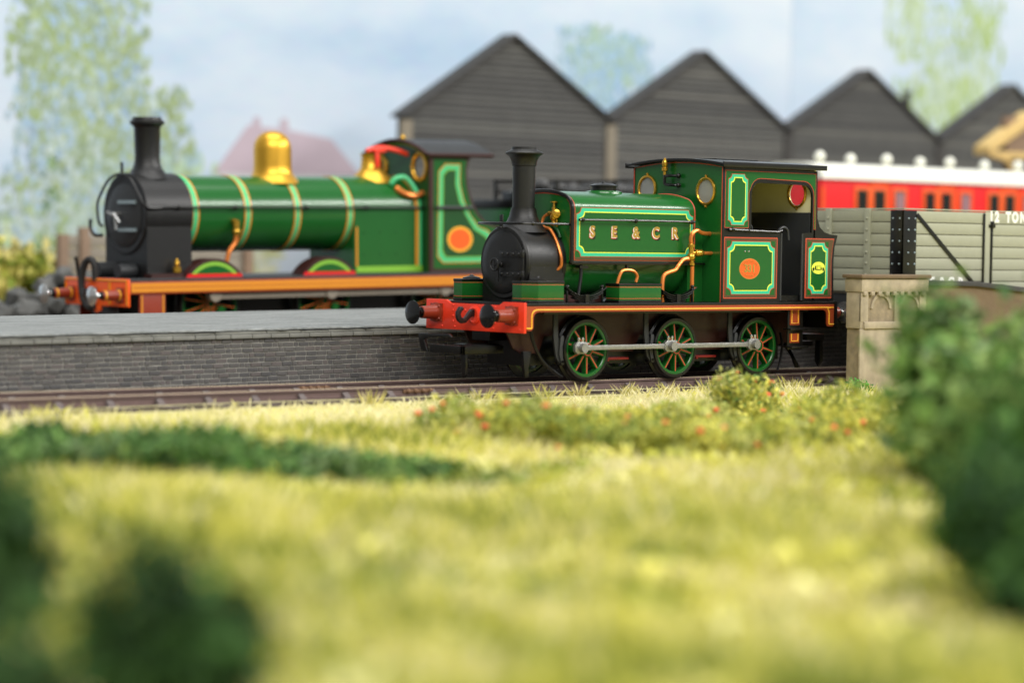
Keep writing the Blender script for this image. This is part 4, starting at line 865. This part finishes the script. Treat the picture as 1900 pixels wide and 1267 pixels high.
# ------------------------------------------------------------------ red coach
def coach():
    X0, X1, Y0, Y1 = 30.2, 54.0, 17.6, 20.6; ym = 19.1; zb = 1.6
    t = thing('passenger_coach', 'bright red coach with white roof and round white vents behind the open wagon', 'coach', (X0, ym, .51)); oz = .51
    b = MB().box((0, -1.5, zb-oz), (X1-X0, 1.5, 5.42-oz)).prism([(-1.5, 5.4-oz), (1.5, 5.4-oz)]+[(1.45*math.cos(math.radians(q)), 5.4-oz+.46*math.sin(math.radians(q))) for q in range(8, 176, 12)], 0, .1, 'yz').build('body', 'coach_red', t, bevel=.02)
    rp = [(1.6*math.cos(math.radians(q)), 5.46-oz+.54*math.sin(math.radians(q))**.85) for q in range(0, 181, 9)]
    MB().prism(rp+[(1.6, 5.14-oz)][:0]+[(-1.6, 5.38-oz), (1.6, 5.38-oz)], -.06, X1-X0+.06, 'yz').build('roof', 'white_roof', t, angle=30)
    for x, y in [(30.95, -.7), (34.5, -.7), (38.0, -.7), (42.0, -.7), (34.0, .6), (37.85, .6), (41.6, .6), (45.5, -.7)]:
        z = 5.46-oz+.54*math.sqrt(1-(y/1.6)**2)
        v = MB().cyl((x-X0, y, z-.1), (x-X0, y, z+.12), .1).sphere((x-X0, y, z+.25), .2, 14, 8, 1.0).build('roof_vent', 'white_roof', t)
    x = 31.95
    k = 0
    while x < 53:
        for dx, w, m_ in ((.12, .46, 'dark_glass'), (1.0, .50, 'dark_glass'), (2.12, .46, 'lilac_glass')):
            xa = x+dx-X0
            fr = MB().box((xa-.18, -1.54, 3.6), (xa+w+.18, -1.505, 4.66)).build('window_frame', 'coach_orange', t, bevel=.02)
            MB().box((xa-.05, -1.55, 3.68), (xa+w+.05, -1.53, 4.54)).build('window', 'red_brown' if k % 2 else 'olive_brown', fr); MB().box((xa, -1.556, 3.72), (xa+w, -1.54, 4.48)).build('pane', m_, fr)
        MB().box((x+.76-X0, -1.53, 1.2), (x+.84-X0, -1.5, 4.82)).box((x+1.7-X0, -1.53, 1.2), (x+1.78-X0, -1.5, 4.82)).box((x+.7-X0, -1.53, 4.72), (x+1.85-X0, -1.5, 4.84)).build('door_beading', 'coach_orange', t)
        x += 3.65; k += 1
    MB().box((0.02, -1.53, 1.2), (.14, -1.5, 4.6)).build('corner_beading', 'coach_orange', t)
    MB().box((0, -1.53, 3.4), (X1-X0, -1.5, 3.5)).build('waist_beading', 'coach_orange', t)
    MB().box((.2, -1.3, .5), (X1-X0-.2, 1.3, zb-oz)).build('underframe', 'black', t)
    for xx in (2.5, 7.5, 13.5, 20):
        for s in (-1, 1): MB().lathe((xx, s*.86, .6), (0, s, 0), [(.6, 0), (.6, .2), (.4, .2), (.1, .1)], 20).build('wheel', 'black', t)
coach()
# ------------------------------------------------------------------ grey open wagon
def wagon():
    X0, X1, W = 12.33, 20.6, 1.6; zb, zt = 1.95, 4.03; n = 7; pitch = (zt-zb-.04)/n
    t = thing('open_wagon', 'grey-green planked open wagon marked 12 TON coupled behind the tank engine', 'wagon', (X0, 0, 0)); L_ = X1-X0
    for i in range(n):
        z0 = zb+i*pitch; z1 = z0+pitch-.018
        MB().box((0.02, -W, z0), (L_-.02, -W+.12, z1)).build('side_plank', 'wagon_grey', t, bevel=.016)
        MB().box((0.02, W-.12, z0), (L_-.02, W, z1)).build('side_plank', 'wagon_grey', t, bevel=.016)
        MB().box((0, -W+.125, z0), (.12, W-.125, z1)).build('end_plank', 'wagon_grey', t, bevel=.016)
        MB().box((L_-.12, -W+.125, z0), (L_, W-.125, z1)).build('end_plank', 'wagon_grey', t, bevel=.016)
    MB().box((.05, -W+.06, zb), (L_-.05, -W+.1, zt-.05)).box((.05, W-.1, zb), (L_-.05, W-.06, zt-.05)).box((.06, -W+.1, zb), (.09, W-.1, zt-.05)).box((.05, -W+.1, zb-.05), (L_-.05, W-.1, zb+.05)).build('inner_lining', 'timber_grey', t)
    MB().box((-.005, -W-.008, zt-.03), (L_, -W+.13, zt)).box((-.005, W-.13, zt-.03), (L_, W+.008, zt)).box((-.005, -W+.13, zt-.03), (.13, W-.13, zt)).build('top_rail', 'wagon_grey', t, bevel=.008)
    for x0, x1 in ((0, .46), (L_-.46, L_)):
        c = MB().box((x0-.014, -W-.014, zb), (x1, -W+.05, zt-.05))
        if x0 == 0: c.box((-.014, -W-.0, zb), (.05, -W+.42, zt-.05))
        co = c.build('corner_plate', 'black', t, bevel=.006)
        bb = MB()
        for k in range(7):
            z = zb+.15+.28*k
            for xx in (x0+.16, x0+.40): bb.sphere((xx, -W-.014, z), .028, 8, 4)
            if x0 == 0:
                for yy in (.12, .34): bb.sphere((-.014, -W+yy, z), .028, 8, 4)
        bb.build('corner_bolts', 'pale_steel', co)
    for y in (-.45, .85):
        e = MB().box((-.06, y-.09, zb), (0, y+.09, zt-.02)).build('end_stanchion', 'wagon_grey', t, bevel=.008)
        bb = MB()
        for k in range(7): bb.sphere((-.06, y+.0, zb+.15+.28*k), .035, 8, 4)
        bb.build('stanchion_bolts', 'wagon_grey', e)
    d = MB(); d.prism([(.42, 3.85), (.5, 3.92), (2.98, 2.02), (2.9, 1.95)], -W-.03, -W-.01)
    d.build('diagonal_strap', 'black', t, bevel=.005)
    for x in (3.05, 5.2): MB().box((x-.035, -W-.035, zb), (x+.035, -W-.008, 3.95)).build('strap', 'black', t, bevel=.008)
    MB().box((3.09, -W-.02, zb), (3.30, -W-.004, zt-.04)).box((5.0, -W-.02, zb), (5.16, -W-.004, zt-.04)).build('door_post', 'wagon_grey', t, bevel=.006)
    for x in (3.36, 4.9): MB().box((x-.035, -W-.035, zb), (x+.035, -W-.008, 3.6)).box((x-.13, -W-.035, 3.60), (x+.13, -W-.008, 3.68)).cyl((x, -W-.03, 3.58), (x, -W-.03, 3.76), .05, n=10).build('door_hinge', 'black', t, bevel=.006)
    for ch, x in zip('12', (3.35, 3.57)): lettering('marking', ch, .36, (x, -W-.006, 3.86), 'white', t, offset=.022, sx=.9)
    for ch, x in zip('TON', (4.02, 4.30, 4.62)): lettering('marking', ch, .36, (x, -W-.006, 3.86), 'white', t, offset=.022, sx=.85)
    for ch, x in zip('SE&CR', (.75, 1.1, 1.48, 1.82, 2.2)): lettering('marking', ch, .42, (x, -W-.006, 2.17), 'white', t, offset=.015, sx=.85)
    MB().box((.1, -1.35, 1.5), (L_-.1, 1.35, 1.92)).build('underframe', 'grey_black', t, bevel=.02)
    for xx in (1.8, 6.4):
        for s in (-1, 1): MB().lathe((xx, s*.86, .62), (0, s, 0), [(.62, 0), (.62, .2), (.42, .2), (.12, .1), (.1, .25)], 24).build('wheel', 'black', t); MB().prism([(xx-.5, 1.5), (xx+.5, 1.5), (xx+.15, .6), (xx-.15, .6)], s*1.12, s*1.2).build('axle_guard', 'grey_black', t)
    for y in (-1.29, 1.29): buffer(t, y, 1.475, .7, 'black', 'grey_black')
wagon()
# ------------------------------------------------------------------ stone pier and wing wall
def pier():
    t = thing('stone_pier', 'weathered tan stone pier with two sunken panels beside the track', 'pier', (9.47, -2.8, -.55)); z = .55
    MB().box((0.05, 0.04, 0), (2.3, .46, 2.12+z)).build('core', 'stone_panel', t)
    MB().box((0, 0, 0), (2.34, .06, 1.15+z)).build('base_block', 'stone', t, bevel=.03)
    for x0, x1 in ((0, .26), (1.2, 1.38), (2.1, 2.34)): MB().box((x0, -.01, 1.3+z), (x1, .06, 2.0+z)).build('upright', 'stone', t, bevel=.02)
    MB().box((.1, -.05, 1.14+z), (2.36, .06, 1.31+z)).build('sill', 'stone', t, bevel=.03)
    MB().box((0, .0, 1.15+z), (.1, .46, 2.0+z)).build('side_block', 'stone', t, bevel=.02)
    for k in range(9): MB().box((.04+.26*k, -.07, 1.93+z), (.16+.26*k, .03, 2.02+z)).build('dentil', 'stone', t, bevel=.015)
    for xa in (.73, 1.74): MB().prism(arc(xa, 1.62+z, .36, 180, 0, 10)+arc(xa, 1.62+z, .29, 0, 180, 10), -.0, .06).build('panel_arch', 'stone', t)
    MB().box((-.03, -.05, 2.0+z), (2.38, .5, 2.33+z)).build('cornice', 'stone', t, bevel=.05)
    MB().box((-.08, -.1, 2.33+z), (2.42, .54, 2.42+z)).build('cap', 'stone_dark', t, bevel=.03)
    w = thing('wing_wall', 'brown wing wall with a sloping coping running right from the stone pier', 'wall', (11.85, -2.75, -.55))
    MB().prism([(0, 0), (9, 0), (9, 1.55+z), (4.6, 2.02+z-.1), (1.8, 2.14+z), (0, 2.16+z)], 0, .7).build('masonry', 'stone_dark', w)
    MB().prism([(-.0, 2.16+z), (1.8, 2.14+z), (4.6, 1.92+z), (9, 1.55+z), (9, 1.68+z), (4.6, 2.05+z), (1.8, 2.26+z), (0, 2.28+z)], -.08, .8).build('coping', 'shed_roof', w, bevel=.02)
pier()
# ------------------------------------------------------------------ things at the far left and far right
def coal_heap():
    t = thing('coal_heap', 'heap of dark grey coal behind the rear engine buffers', 'coal heap', (6.0, 28.0, -.45))
    meshes = []
    for k in range(6):
        b = bmesh.new(); bmesh.ops.create_icosphere(b, subdivisions=1, radius=.36)
        for v in b.verts: v.co = Vector((v.co.x*random.uniform(.7, 1.2), v.co.y*random.uniform(.7, 1.2), v.co.z*random.uniform(.6, 1.1)))
        me = bpy.data.meshes.new('lump'); b.to_mesh(me); b.free(); me.materials.append(MATS['coal_grey']); meshes.append(me)
    for i in range(290):
        x = random.uniform(-6, 8); y = random.uniform(-2, 2); hmax = 2.3*(1-(y/2.6)**2)*(.75+.25*math.sin(x*1.3+1))
        o = bpy.data.objects.new('coal_lump', random.choice(meshes)); COL.objects.link(o); o.parent = t
        o.location = (x, y, max(.1, hmax*random.uniform(.45, 1.0)+random.uniform(-.1, .12))); o.rotation_euler = (random.uniform(0, 6), random.uniform(0, 6), random.uniform(0, 6)); s = random.uniform(.7, 1.5); o.scale = (s, s, s)
    MB().prism([(-6, 0), (8, 0), (8, .9), (-6, .9)], -.9, .9).build('heap_core', 'coal_grey', t)
coal_heap()
def bunker():
    t = thing('timber_bunker', 'low grey timber bunker with brown posts behind the rear engine', 'bunker', (9.45, 34, -.45)); z = .45
    for k in range(7): MB().box((.3, -.1+random.uniform(-.03, .03), z+.1+.42*k), (8, .1, z+.50+.42*k)).build('plank', 'timber_grey', t, bevel=.03)
    for x, h in ((.2, 3.05), (1.05, 3.3), (4.5, 3.1), (7.9, 3.1)): MB().box((x-.18, -.25, 0), (x+.18, .05, h+z)).build('post', 'timber_brown', t, bevel=.04)
bunker()
def canopy():
    t = thing('station_canopy', 'tan timber canopy with curved bracket behind the red coach', 'canopy', (53.9, 28, -.45)); z = .45
    MB().prism([(-2.2, 7.05+z), (-2.2, 7.45+z), (.9, 9.1+z), (9, 9.3+z), (9, 8.9+z), (1.1, 8.7+z)], -.4, .5).build('roof', 'timber_tan', t, bevel=.05)
    MB().box((-2.0, -.3, 6.95+z), (9, -.1, 7.25+z)).build('fascia', 'timber_tan', t, bevel=.03)
    MB().box((-.6, .0, 7.2+z), (9, .3, 8.8+z)).build('boarding', 'timber_brown', t)
    for x in (-.3, 4.5):
        MB().box((x, .0, 0), (x+.3, .4, 7.2+z)).build('post', 'timber_brown', t)
        MB().tube([(x, -.2, 6.0+z), (x-.15, -.2, 6.5+z), (x-.6, -.2, 6.9+z), (x-1.2, -.2, 7.0+z)], .14).build('bracket', 'timber_tan', t)
canopy()
# ------------------------------------------------------------------ planting
def blades(name, label, P, length, width, lean, cols, parent=None):
    n = len(P); a = RNG.uniform(0, 2*PI, n); t = RNG.uniform(0, 2*PI, n); ln = lean*RNG.uniform(0, 1, n)**.7
    d = np.stack([np.cos(t)*np.sin(ln), np.sin(t)*np.sin(ln), np.cos(ln)], 1); q = np.stack([np.cos(a), np.sin(a), 0*a], 1)
    L_ = length[:, None]; w = (width/2)[:, None]
    V = np.empty((n, 4, 3)); V[:, 0] = P-q*w; V[:, 1] = P+q*w; V[:, 2] = P+d*L_*.6+q*w*.7+np.array([0, 0, .02]); V[:, 3] = P+d*L_+np.stack([np.cos(t), np.sin(t), 0*t], 1)*L_*.12
    k = np.arange(n)*4; F = np.concatenate([np.stack([k, k+1, k+2], 1), np.stack([k, k+2, k+3], 1)])
    o = np_mesh(name, V.reshape(-1, 3), F, np.repeat(cols, 4, 0), 'grass', parent)
    if label: tag(o, label, 'grass', kind='stuff')
    return o
def pick(pal, w):
    return np.array([LIN(c) for c in pal])[w]
def field():
    n = 170000
    d = RNG.uniform(18, 66, n); l = RNG.uniform(-.27, .27, n)*d
    f2 = np.array([math.sin(YAW), math.cos(YAW)]); r2 = np.array([math.cos(YAW), -math.sin(YAW)])
    XY = np.array([CAM.x, CAM.y])+d[:, None]*f2+l[:, None]*r2
    x, y = XY[:, 0], XY[:, 1]
    ok = ~((d < 20.3) & (l < -.085*d)) & (y < -2.05+.35*wave(x, y*0, 1.7, 21)) & ~((x > 8.8) & (y > -3.0)); x, y, d = x[ok], y[ok], d[ok]; n = len(x)
    z = ground_z(x, y)-.03
    g = wave(x, y, .55, 31); h = wave(x, y, 1.5, 32)
    near = np.clip((-y-12)/6, 0, 1)
    h3 = wave(x, y, 3.4, 33); u = RNG.uniform(0, 1, n)+.26*g+.22*h+(.15+.45*near)*h3+.22*np.clip((30-d)/8, 0, 1)
    pal = [(240, 233, 190), (234, 227, 152), (222, 218, 112), (202, 201, 92), (164, 168, 68), (130, 144, 62)]
    k = np.where(u < .25, 0, np.where(u < .62, 1, np.where(u < .9, 2, np.where(u < 1.12, 3, np.where(u < 1.3, 4, 5)))))
    k2 = np.where(u < .05, 0, np.where(u < .3, 1, np.where(u < .68, 2, np.where(u < .95, 3, np.where(u < 1.15, 4, 5)))))
    k3 = np.where(u < .75, 0, np.where(u < 1.1, 1, 2))
    k = np.where(near > RNG.uniform(0, 1, n), k2, k); k = np.where(y > -5.5+RNG.uniform(-1, 1.5, n), k3, k)
    c = pick(pal, k)*RNG.uniform(.85, 1.12, n)[:, None]
    L_ = RNG.uniform(.22, .5, n)*(1+.25*g+.3*near); L_ = np.where(y > -3.2, L_*.62, L_)
    blades('grass_field', 'blurred yellow-green static grass across the foreground', np.stack([x, y, z], 1), L_, np.where(y > -3.5, .02, .03+.02*near), 1.0, np.clip(c, 0, 1))
field()
def tuft(x, y, n, h, label_i):
    P = np.stack([x+RNG.normal(0, .12, n), y+RNG.normal(0, .07, n), np.full(n, -.42)], 1)
    c = pick([(228, 216, 160), (212, 202, 130), (190, 184, 100)], RNG.integers(0, 3, n))*RNG.uniform(.85, 1.1, n)[:, None]
    o = blades('grass_tuft', None, P, RNG.uniform(.5, 1.0, n)*h, np.full(n, .014), .75, np.clip(c, 0, 1)); return o
sp = [(-4.2, 'left of the fishplate'), (-1.3, 'just right of the fishplate'), (.35, 'below the red buffer beam'), (1.5, 'below the front wheel'), (2.9, 'between front and middle wheels'), (4.1, 'just left of the middle wheel'), (5.5, 'just right of the middle wheel'), (6.7, 'between middle and rear wheels'), (8.0, 'below the rear wheel'), (8.7, 'beside the stone pier foot')]
for i, (x, w) in enumerate(sp):
    o = tuft(x, -1.85+.12*math.sin(i*2.3), 46, .52, i); tag(o, 'dry straw-coloured grass tuft at the rail side '+w, 'grass tuft', 'grass tufts along the front rail')
for y, z, w in ((-1.72, -.16, 'upper'), (-2.05, -.26, 'lower')):
    b = MB().tube([(-14, y-.02, z-.02)]+[(-10+2.2*k, y+.012*math.sin(k*2.1), z+.008*math.sin(k*1.7)) for k in range(9)]+[(8.95, y, z)], .009, 6, 2)
    tag(b.build('signal_wire', 'wire', None), w+' of two pale wires stretched along the front rail', 'wire', 'wires along the rail')
def clumps():
    # knobbly foam scatter lying in the foreground grass
    n = 1300; m = 44
    d = 18+26*RNG.uniform(0, 1, n)**1.2; l = RNG.uniform(-.25, .25, n)*d
    x = CAM.x+d*math.sin(YAW)+l*math.cos(YAW); y = CAM.y+d*math.cos(YAW)-l*math.sin(YAW)
    g = wave(x, y, .8, 71); ok = (g+RNG.normal(0, .35, n) > -.1) & ~((d < 20.3) & (l < -.085*d)); x, y, g, d = x[ok], y[ok], g[ok], d[ok]; n = len(x)
    r = RNG.uniform(.2, .55, n); pal = [(232, 227, 122), (216, 213, 96), (186, 187, 70), (146, 155, 54), (110, 130, 50), (240, 235, 166)]
    k = np.clip((g*3.0+1.3+1.0*wave(x, y, 1.6, 77)+1.9*wave(x, y, 3.4, 33)+.9*np.clip((30-d)/8, 0, 1)+RNG.normal(0, .7, n)).astype(int), 0, 4); k = np.where(RNG.uniform(0, 1, n) < .2, 5, k)
    c = np.repeat(pick(pal, k), m, 0)*RNG.uniform(.8, 1.2, n*m)[:, None]
    v = RNG.normal(size=(n*m, 3)); v /= np.linalg.norm(v, axis=1)[:, None]; v[:, 2] = np.abs(v[:, 2])*.85
    P = np.repeat(np.stack([x, y, ground_z(x, y)+.05], 1), m, 0)+v*np.repeat(r, m)[:, None]*RNG.uniform(.6, 1.1, n*m)[:, None]*np.array([1, 1, .9])
    a = RNG.normal(size=(n*m, 3)); a /= np.linalg.norm(a, axis=1)[:, None]; b = np.cross(a, v); s_ = RNG.uniform(.06, .13, n*m)[:, None]
    V = np.stack([P-a*s_, P-b*s_*.8, P+a*s_, P+b*s_*.8], 1).reshape(-1, 3)
    o = np_mesh('ground_cover', V, np.arange(len(V)).reshape(-1, 4), np.repeat(np.clip(c, 0, 1), 4, 0), 'leaf'); tag(o, 'knobbly yellow and olive foam scatter in the near grass', 'ground cover', kind='stuff')
clumps()
def bush(name, label, cat, c, R_, n, pal, leaf, group=None, blobs=7, flowers=0, seed=1, flat_=1.0, stem=True):
    rg = np.random.default_rng(seed); t = thing(name, label, cat, c, group=group); R_ = np.array(R_)
    B = [(np.zeros(3)+[0, 0, R_[2]*.45], .62)]
    for k in range(blobs):
        a = 2*PI*(k+rg.uniform(0, .7))/blobs; rr = rg.uniform(.45, .75); B.append((np.array([math.cos(a)*rr*R_[0], math.sin(a)*rr*R_[1], rg.uniform(.15, .95)*R_[2]]), rg.uniform(.26, .46)))
    w = np.array([b[1]**2 for b in B]); ids = rg.choice(len(B), n, p=w/w.sum())
    cen = np.array([b[0] for b in B])[ids]; rad = np.array([b[1] for b in B])[ids]
    v = rg.normal(size=(n, 3)); v /= np.linalg.norm(v, axis=1)[:, None]
    P = cen+v*R_*(rad*np.where(rg.uniform(0, 1, n) < .2, rg.uniform(1.0, 1.45, n), rg.uniform(.35, 1.05, n)**.6))[:, None]; P[:, 2] = np.maximum(P[:, 2], .01)
    # leaf quads
    a = rg.normal(size=(n, 3)); a /= np.linalg.norm(a, axis=1)[:, None]; b = np.cross(a, v+rg.normal(size=(n, 3))*.4); b /= np.linalg.norm(b, axis=1)[:, None]+1e-9
    s = (leaf*rg.uniform(.5, 1.3, n))[:, None]
    V = np.stack([P-a*s, P-b*s*.5, P+a*s, P+b*s*.5], 1).reshape(-1, 3); F = np.arange(4*n).reshape(-1, 4)
    cl = rg.integers(0, len(pal), len(B)); k = np.where(rg.uniform(0, 1, n) < .55, cl[ids], rg.integers(0, len(pal), n))
    C_ = np.repeat(np.clip(pick(pal, k)*rg.uniform(.75, 1.25, n)[:, None], 0, 1), 4, 0)
    np_mesh('foliage', V, F, C_, 'leaf', t)
    if stem:
        m_ = MB()
        for q in range(5):
            e = B[1+q % (len(B)-1)][0]; m_.tube([(0, 0, -.1), tuple(e*.5+[0, 0, .05]), tuple(e)], .03*max(1, R_[2]), 5, 3)
        m_.build('stems', 'timber_brown', t)
    for q in range(flowers):
        d = v[rg.integers(0, n)]; d[2] = abs(d[2])*.8+.2; bi = B[rg.integers(0, len(B))]; p = bi[0]+d*R_*bi[1]*1.02
        MB().sphere(tuple(p), rg.uniform(.045, .075), 7, 4, .8).build('flower', 'flower', t)
    return t
DG = [(72, 112, 50), (56, 94, 44), (92, 132, 62), (80, 118, 50), (44, 76, 40)]
MG = [(118, 152, 76), (104, 138, 72), (140, 168, 92), (84, 118, 62), (128, 152, 104)]
YG = [(150, 152, 58), (206, 202, 84), (186, 188, 80), (220, 214, 104), (158, 170, 76), (196, 198, 118), (134, 152, 76)]  # the leading olive imitates shade inside the leaf clumps
gz = lambda x, y: float(ground_z(np.array(x), np.array(y)))
hd = [(-17.4, -10.4, 1.45, .60, 'leftmost'), (-16.6, -11.3, 1.35, .58, 'second from the left'), (-15.7, -12.2, 1.3, .58, 'third from the left'), (-14.6, -12.7, 1.3, .58, 'middle'), (-13.4, -12.9, 1.15, .48, 'second from the right'), (-12.5, -13.4, .9, .36, 'rightmost and lowest')]
for i, (x, y, r, h_, w) in enumerate(hd):
    bush('low_bush', 'dark green low bush before the brick platform, %s in the clump' % w, 'bush', (x, y, gz(x, y)), (r, r*.9, h_*1.15), 3800, DG+MG, .09, 'low bushes left of centre', 9, seed=40+i)
fl = [(-7.6, -9.0, .9, .42, 8, 'leftmost'), (-7.7, -10.9, .95, .44, 6, 'second from left, nearer the lens'), (-7.3, -12.2, 1.0, .42, 4, 'third along the front edge'), (-6.6, -13.1, 1.0, .40, 4, 'fourth along the front edge'), (-5.6, -13.4, 1.05, .40, 5, 'fifth along the front edge'), (-4.0, -13.2, 1.1, .46, 6, 'sixth along the front edge'), (-1.8, -12.6, 1.15, .55, 7, 'seventh, left of the large dark bush'), (.2, -11.6, 1.1, .6, 5, 'rightmost, before the stone pier'), (-3.7, -8.4, 1.0, .36, 7, 'in the middle of the back row'), (-2.8, -9.6, 1.0, .42, 6, 'in the middle row'), (1.6, -9.0, 1.0, .55, 7, 'on the right of the back row'), (-5.6, -10.4, 1.1, .40, 6, 'in the centre of the patch')]
for i, (x, y, r, h_, nf, w) in enumerate(fl):
    bush('flowering_bush', 'yellow-green bush with orange-red flowers, %s' % w, 'bush', (x, y, gz(x, y)), (r, r*.95, h_*1.45), 3000, YG, .062, 'flowering bushes right of centre', 8, flowers=nf, seed=60+i)
bush('flowering_bush', 'tallest flowering bush with red blooms, in front of the rear driving wheel', 'bush', (.75, -7.5, gz(.75, -7.5)), (.9, .8, .98), 4600, YG+[(84, 118, 56), (96, 128, 60)], .06, 'flowering bushes right of centre', 8, flowers=9, seed=88)
bush('small_bush', 'tiny bright green bush at the foot of the stone pier', 'bush', (8.6, -3.5, gz(8.6, -3.5)), (.5, .4, .42), 1500, [(62, 140, 50), (40, 110, 40), (84, 160, 60)], .05, seed=90)
LG = MG+[(156, 180, 108), (150, 172, 96)]  # the added pale greens imitate highlights on the leaves
bush('large_bush', 'tall green bush covering the wing wall at the right', 'bush', (-7.0, -20.0, gz(-7, -20)), (1.65, 1.65, 2.3), 3600, LG+DG[:3], .17, 'large blurred bushes', 16, seed=91)
bush('large_bush', 'thin sprawling green bush hazing the right half of the stone pier', 'bush', (-4.2, -17.0, gz(-4.2, -17)), (1.4, 1.4, 2.0), 420, LG, .16, 'large blurred bushes', 10, seed=101)
bush('large_bush', 'broad dark green bush in the lower right foreground', 'bush', (-12.3, -24.7, gz(-12.3, -24.7)), (1.05, 1.05, 1.75), 3200, DG+MG[1:4], .13, 'large blurred bushes', 12, seed=92)
bush('large_bush', 'darkest green bush in the bottom right corner', 'bush', (-16.2, -28.0, gz(-16.2, -28)), (.9, .9, 1.35), 3500, DG[:2]+DG[3:], .11, 'large blurred bushes', 9, seed=93)
KG = [(50, 82, 38), (40, 68, 34), (64, 98, 46), (34, 58, 32)]
bush('large_bush', 'blurred dark green bush cut by the left edge of the picture', 'bush', (-25.3, -23.6, gz(-25.3, -23.6)), (.9, 1.1, 1.35), 2600, KG, .12, 'large blurred bushes', 9, seed=94)
bush('large_bush', 'blurred dark green bush at the bottom left, right of the yellow gap', 'bush', (-25.15, -26.85, gz(-25.15, -26.85)), (.72, .68, 1.25), 1900, KG+DG[:2], .12, 'large blurred bushes', 9, seed=95)
bush('large_bush', 'nearest dark green bush in the bottom left corner', 'bush', (-27.0, -27.9, gz(-27, -27.9)), (.55, .55, 1.15), 1900, KG, .11, 'large blurred bushes', 9, seed=98)
bush('scrub_bush', 'olive yellow scrub behind the coal at the left edge', 'bush', (9.0, 38.0, -.45), (3.0, 1.5, 2.6), 3500, [(150, 156, 60), (190, 184, 90), (206, 196, 110), (120, 136, 50)], .3, seed=96)
bush('scrub_bush', 'pale straw-coloured scrub left of the timber bunker', 'bush', (12.6, 40.0, -.45), (3.0, 1.5, 2.5), 3500, [(206, 196, 130), (214, 200, 120), (190, 186, 100)], .3, seed=97)
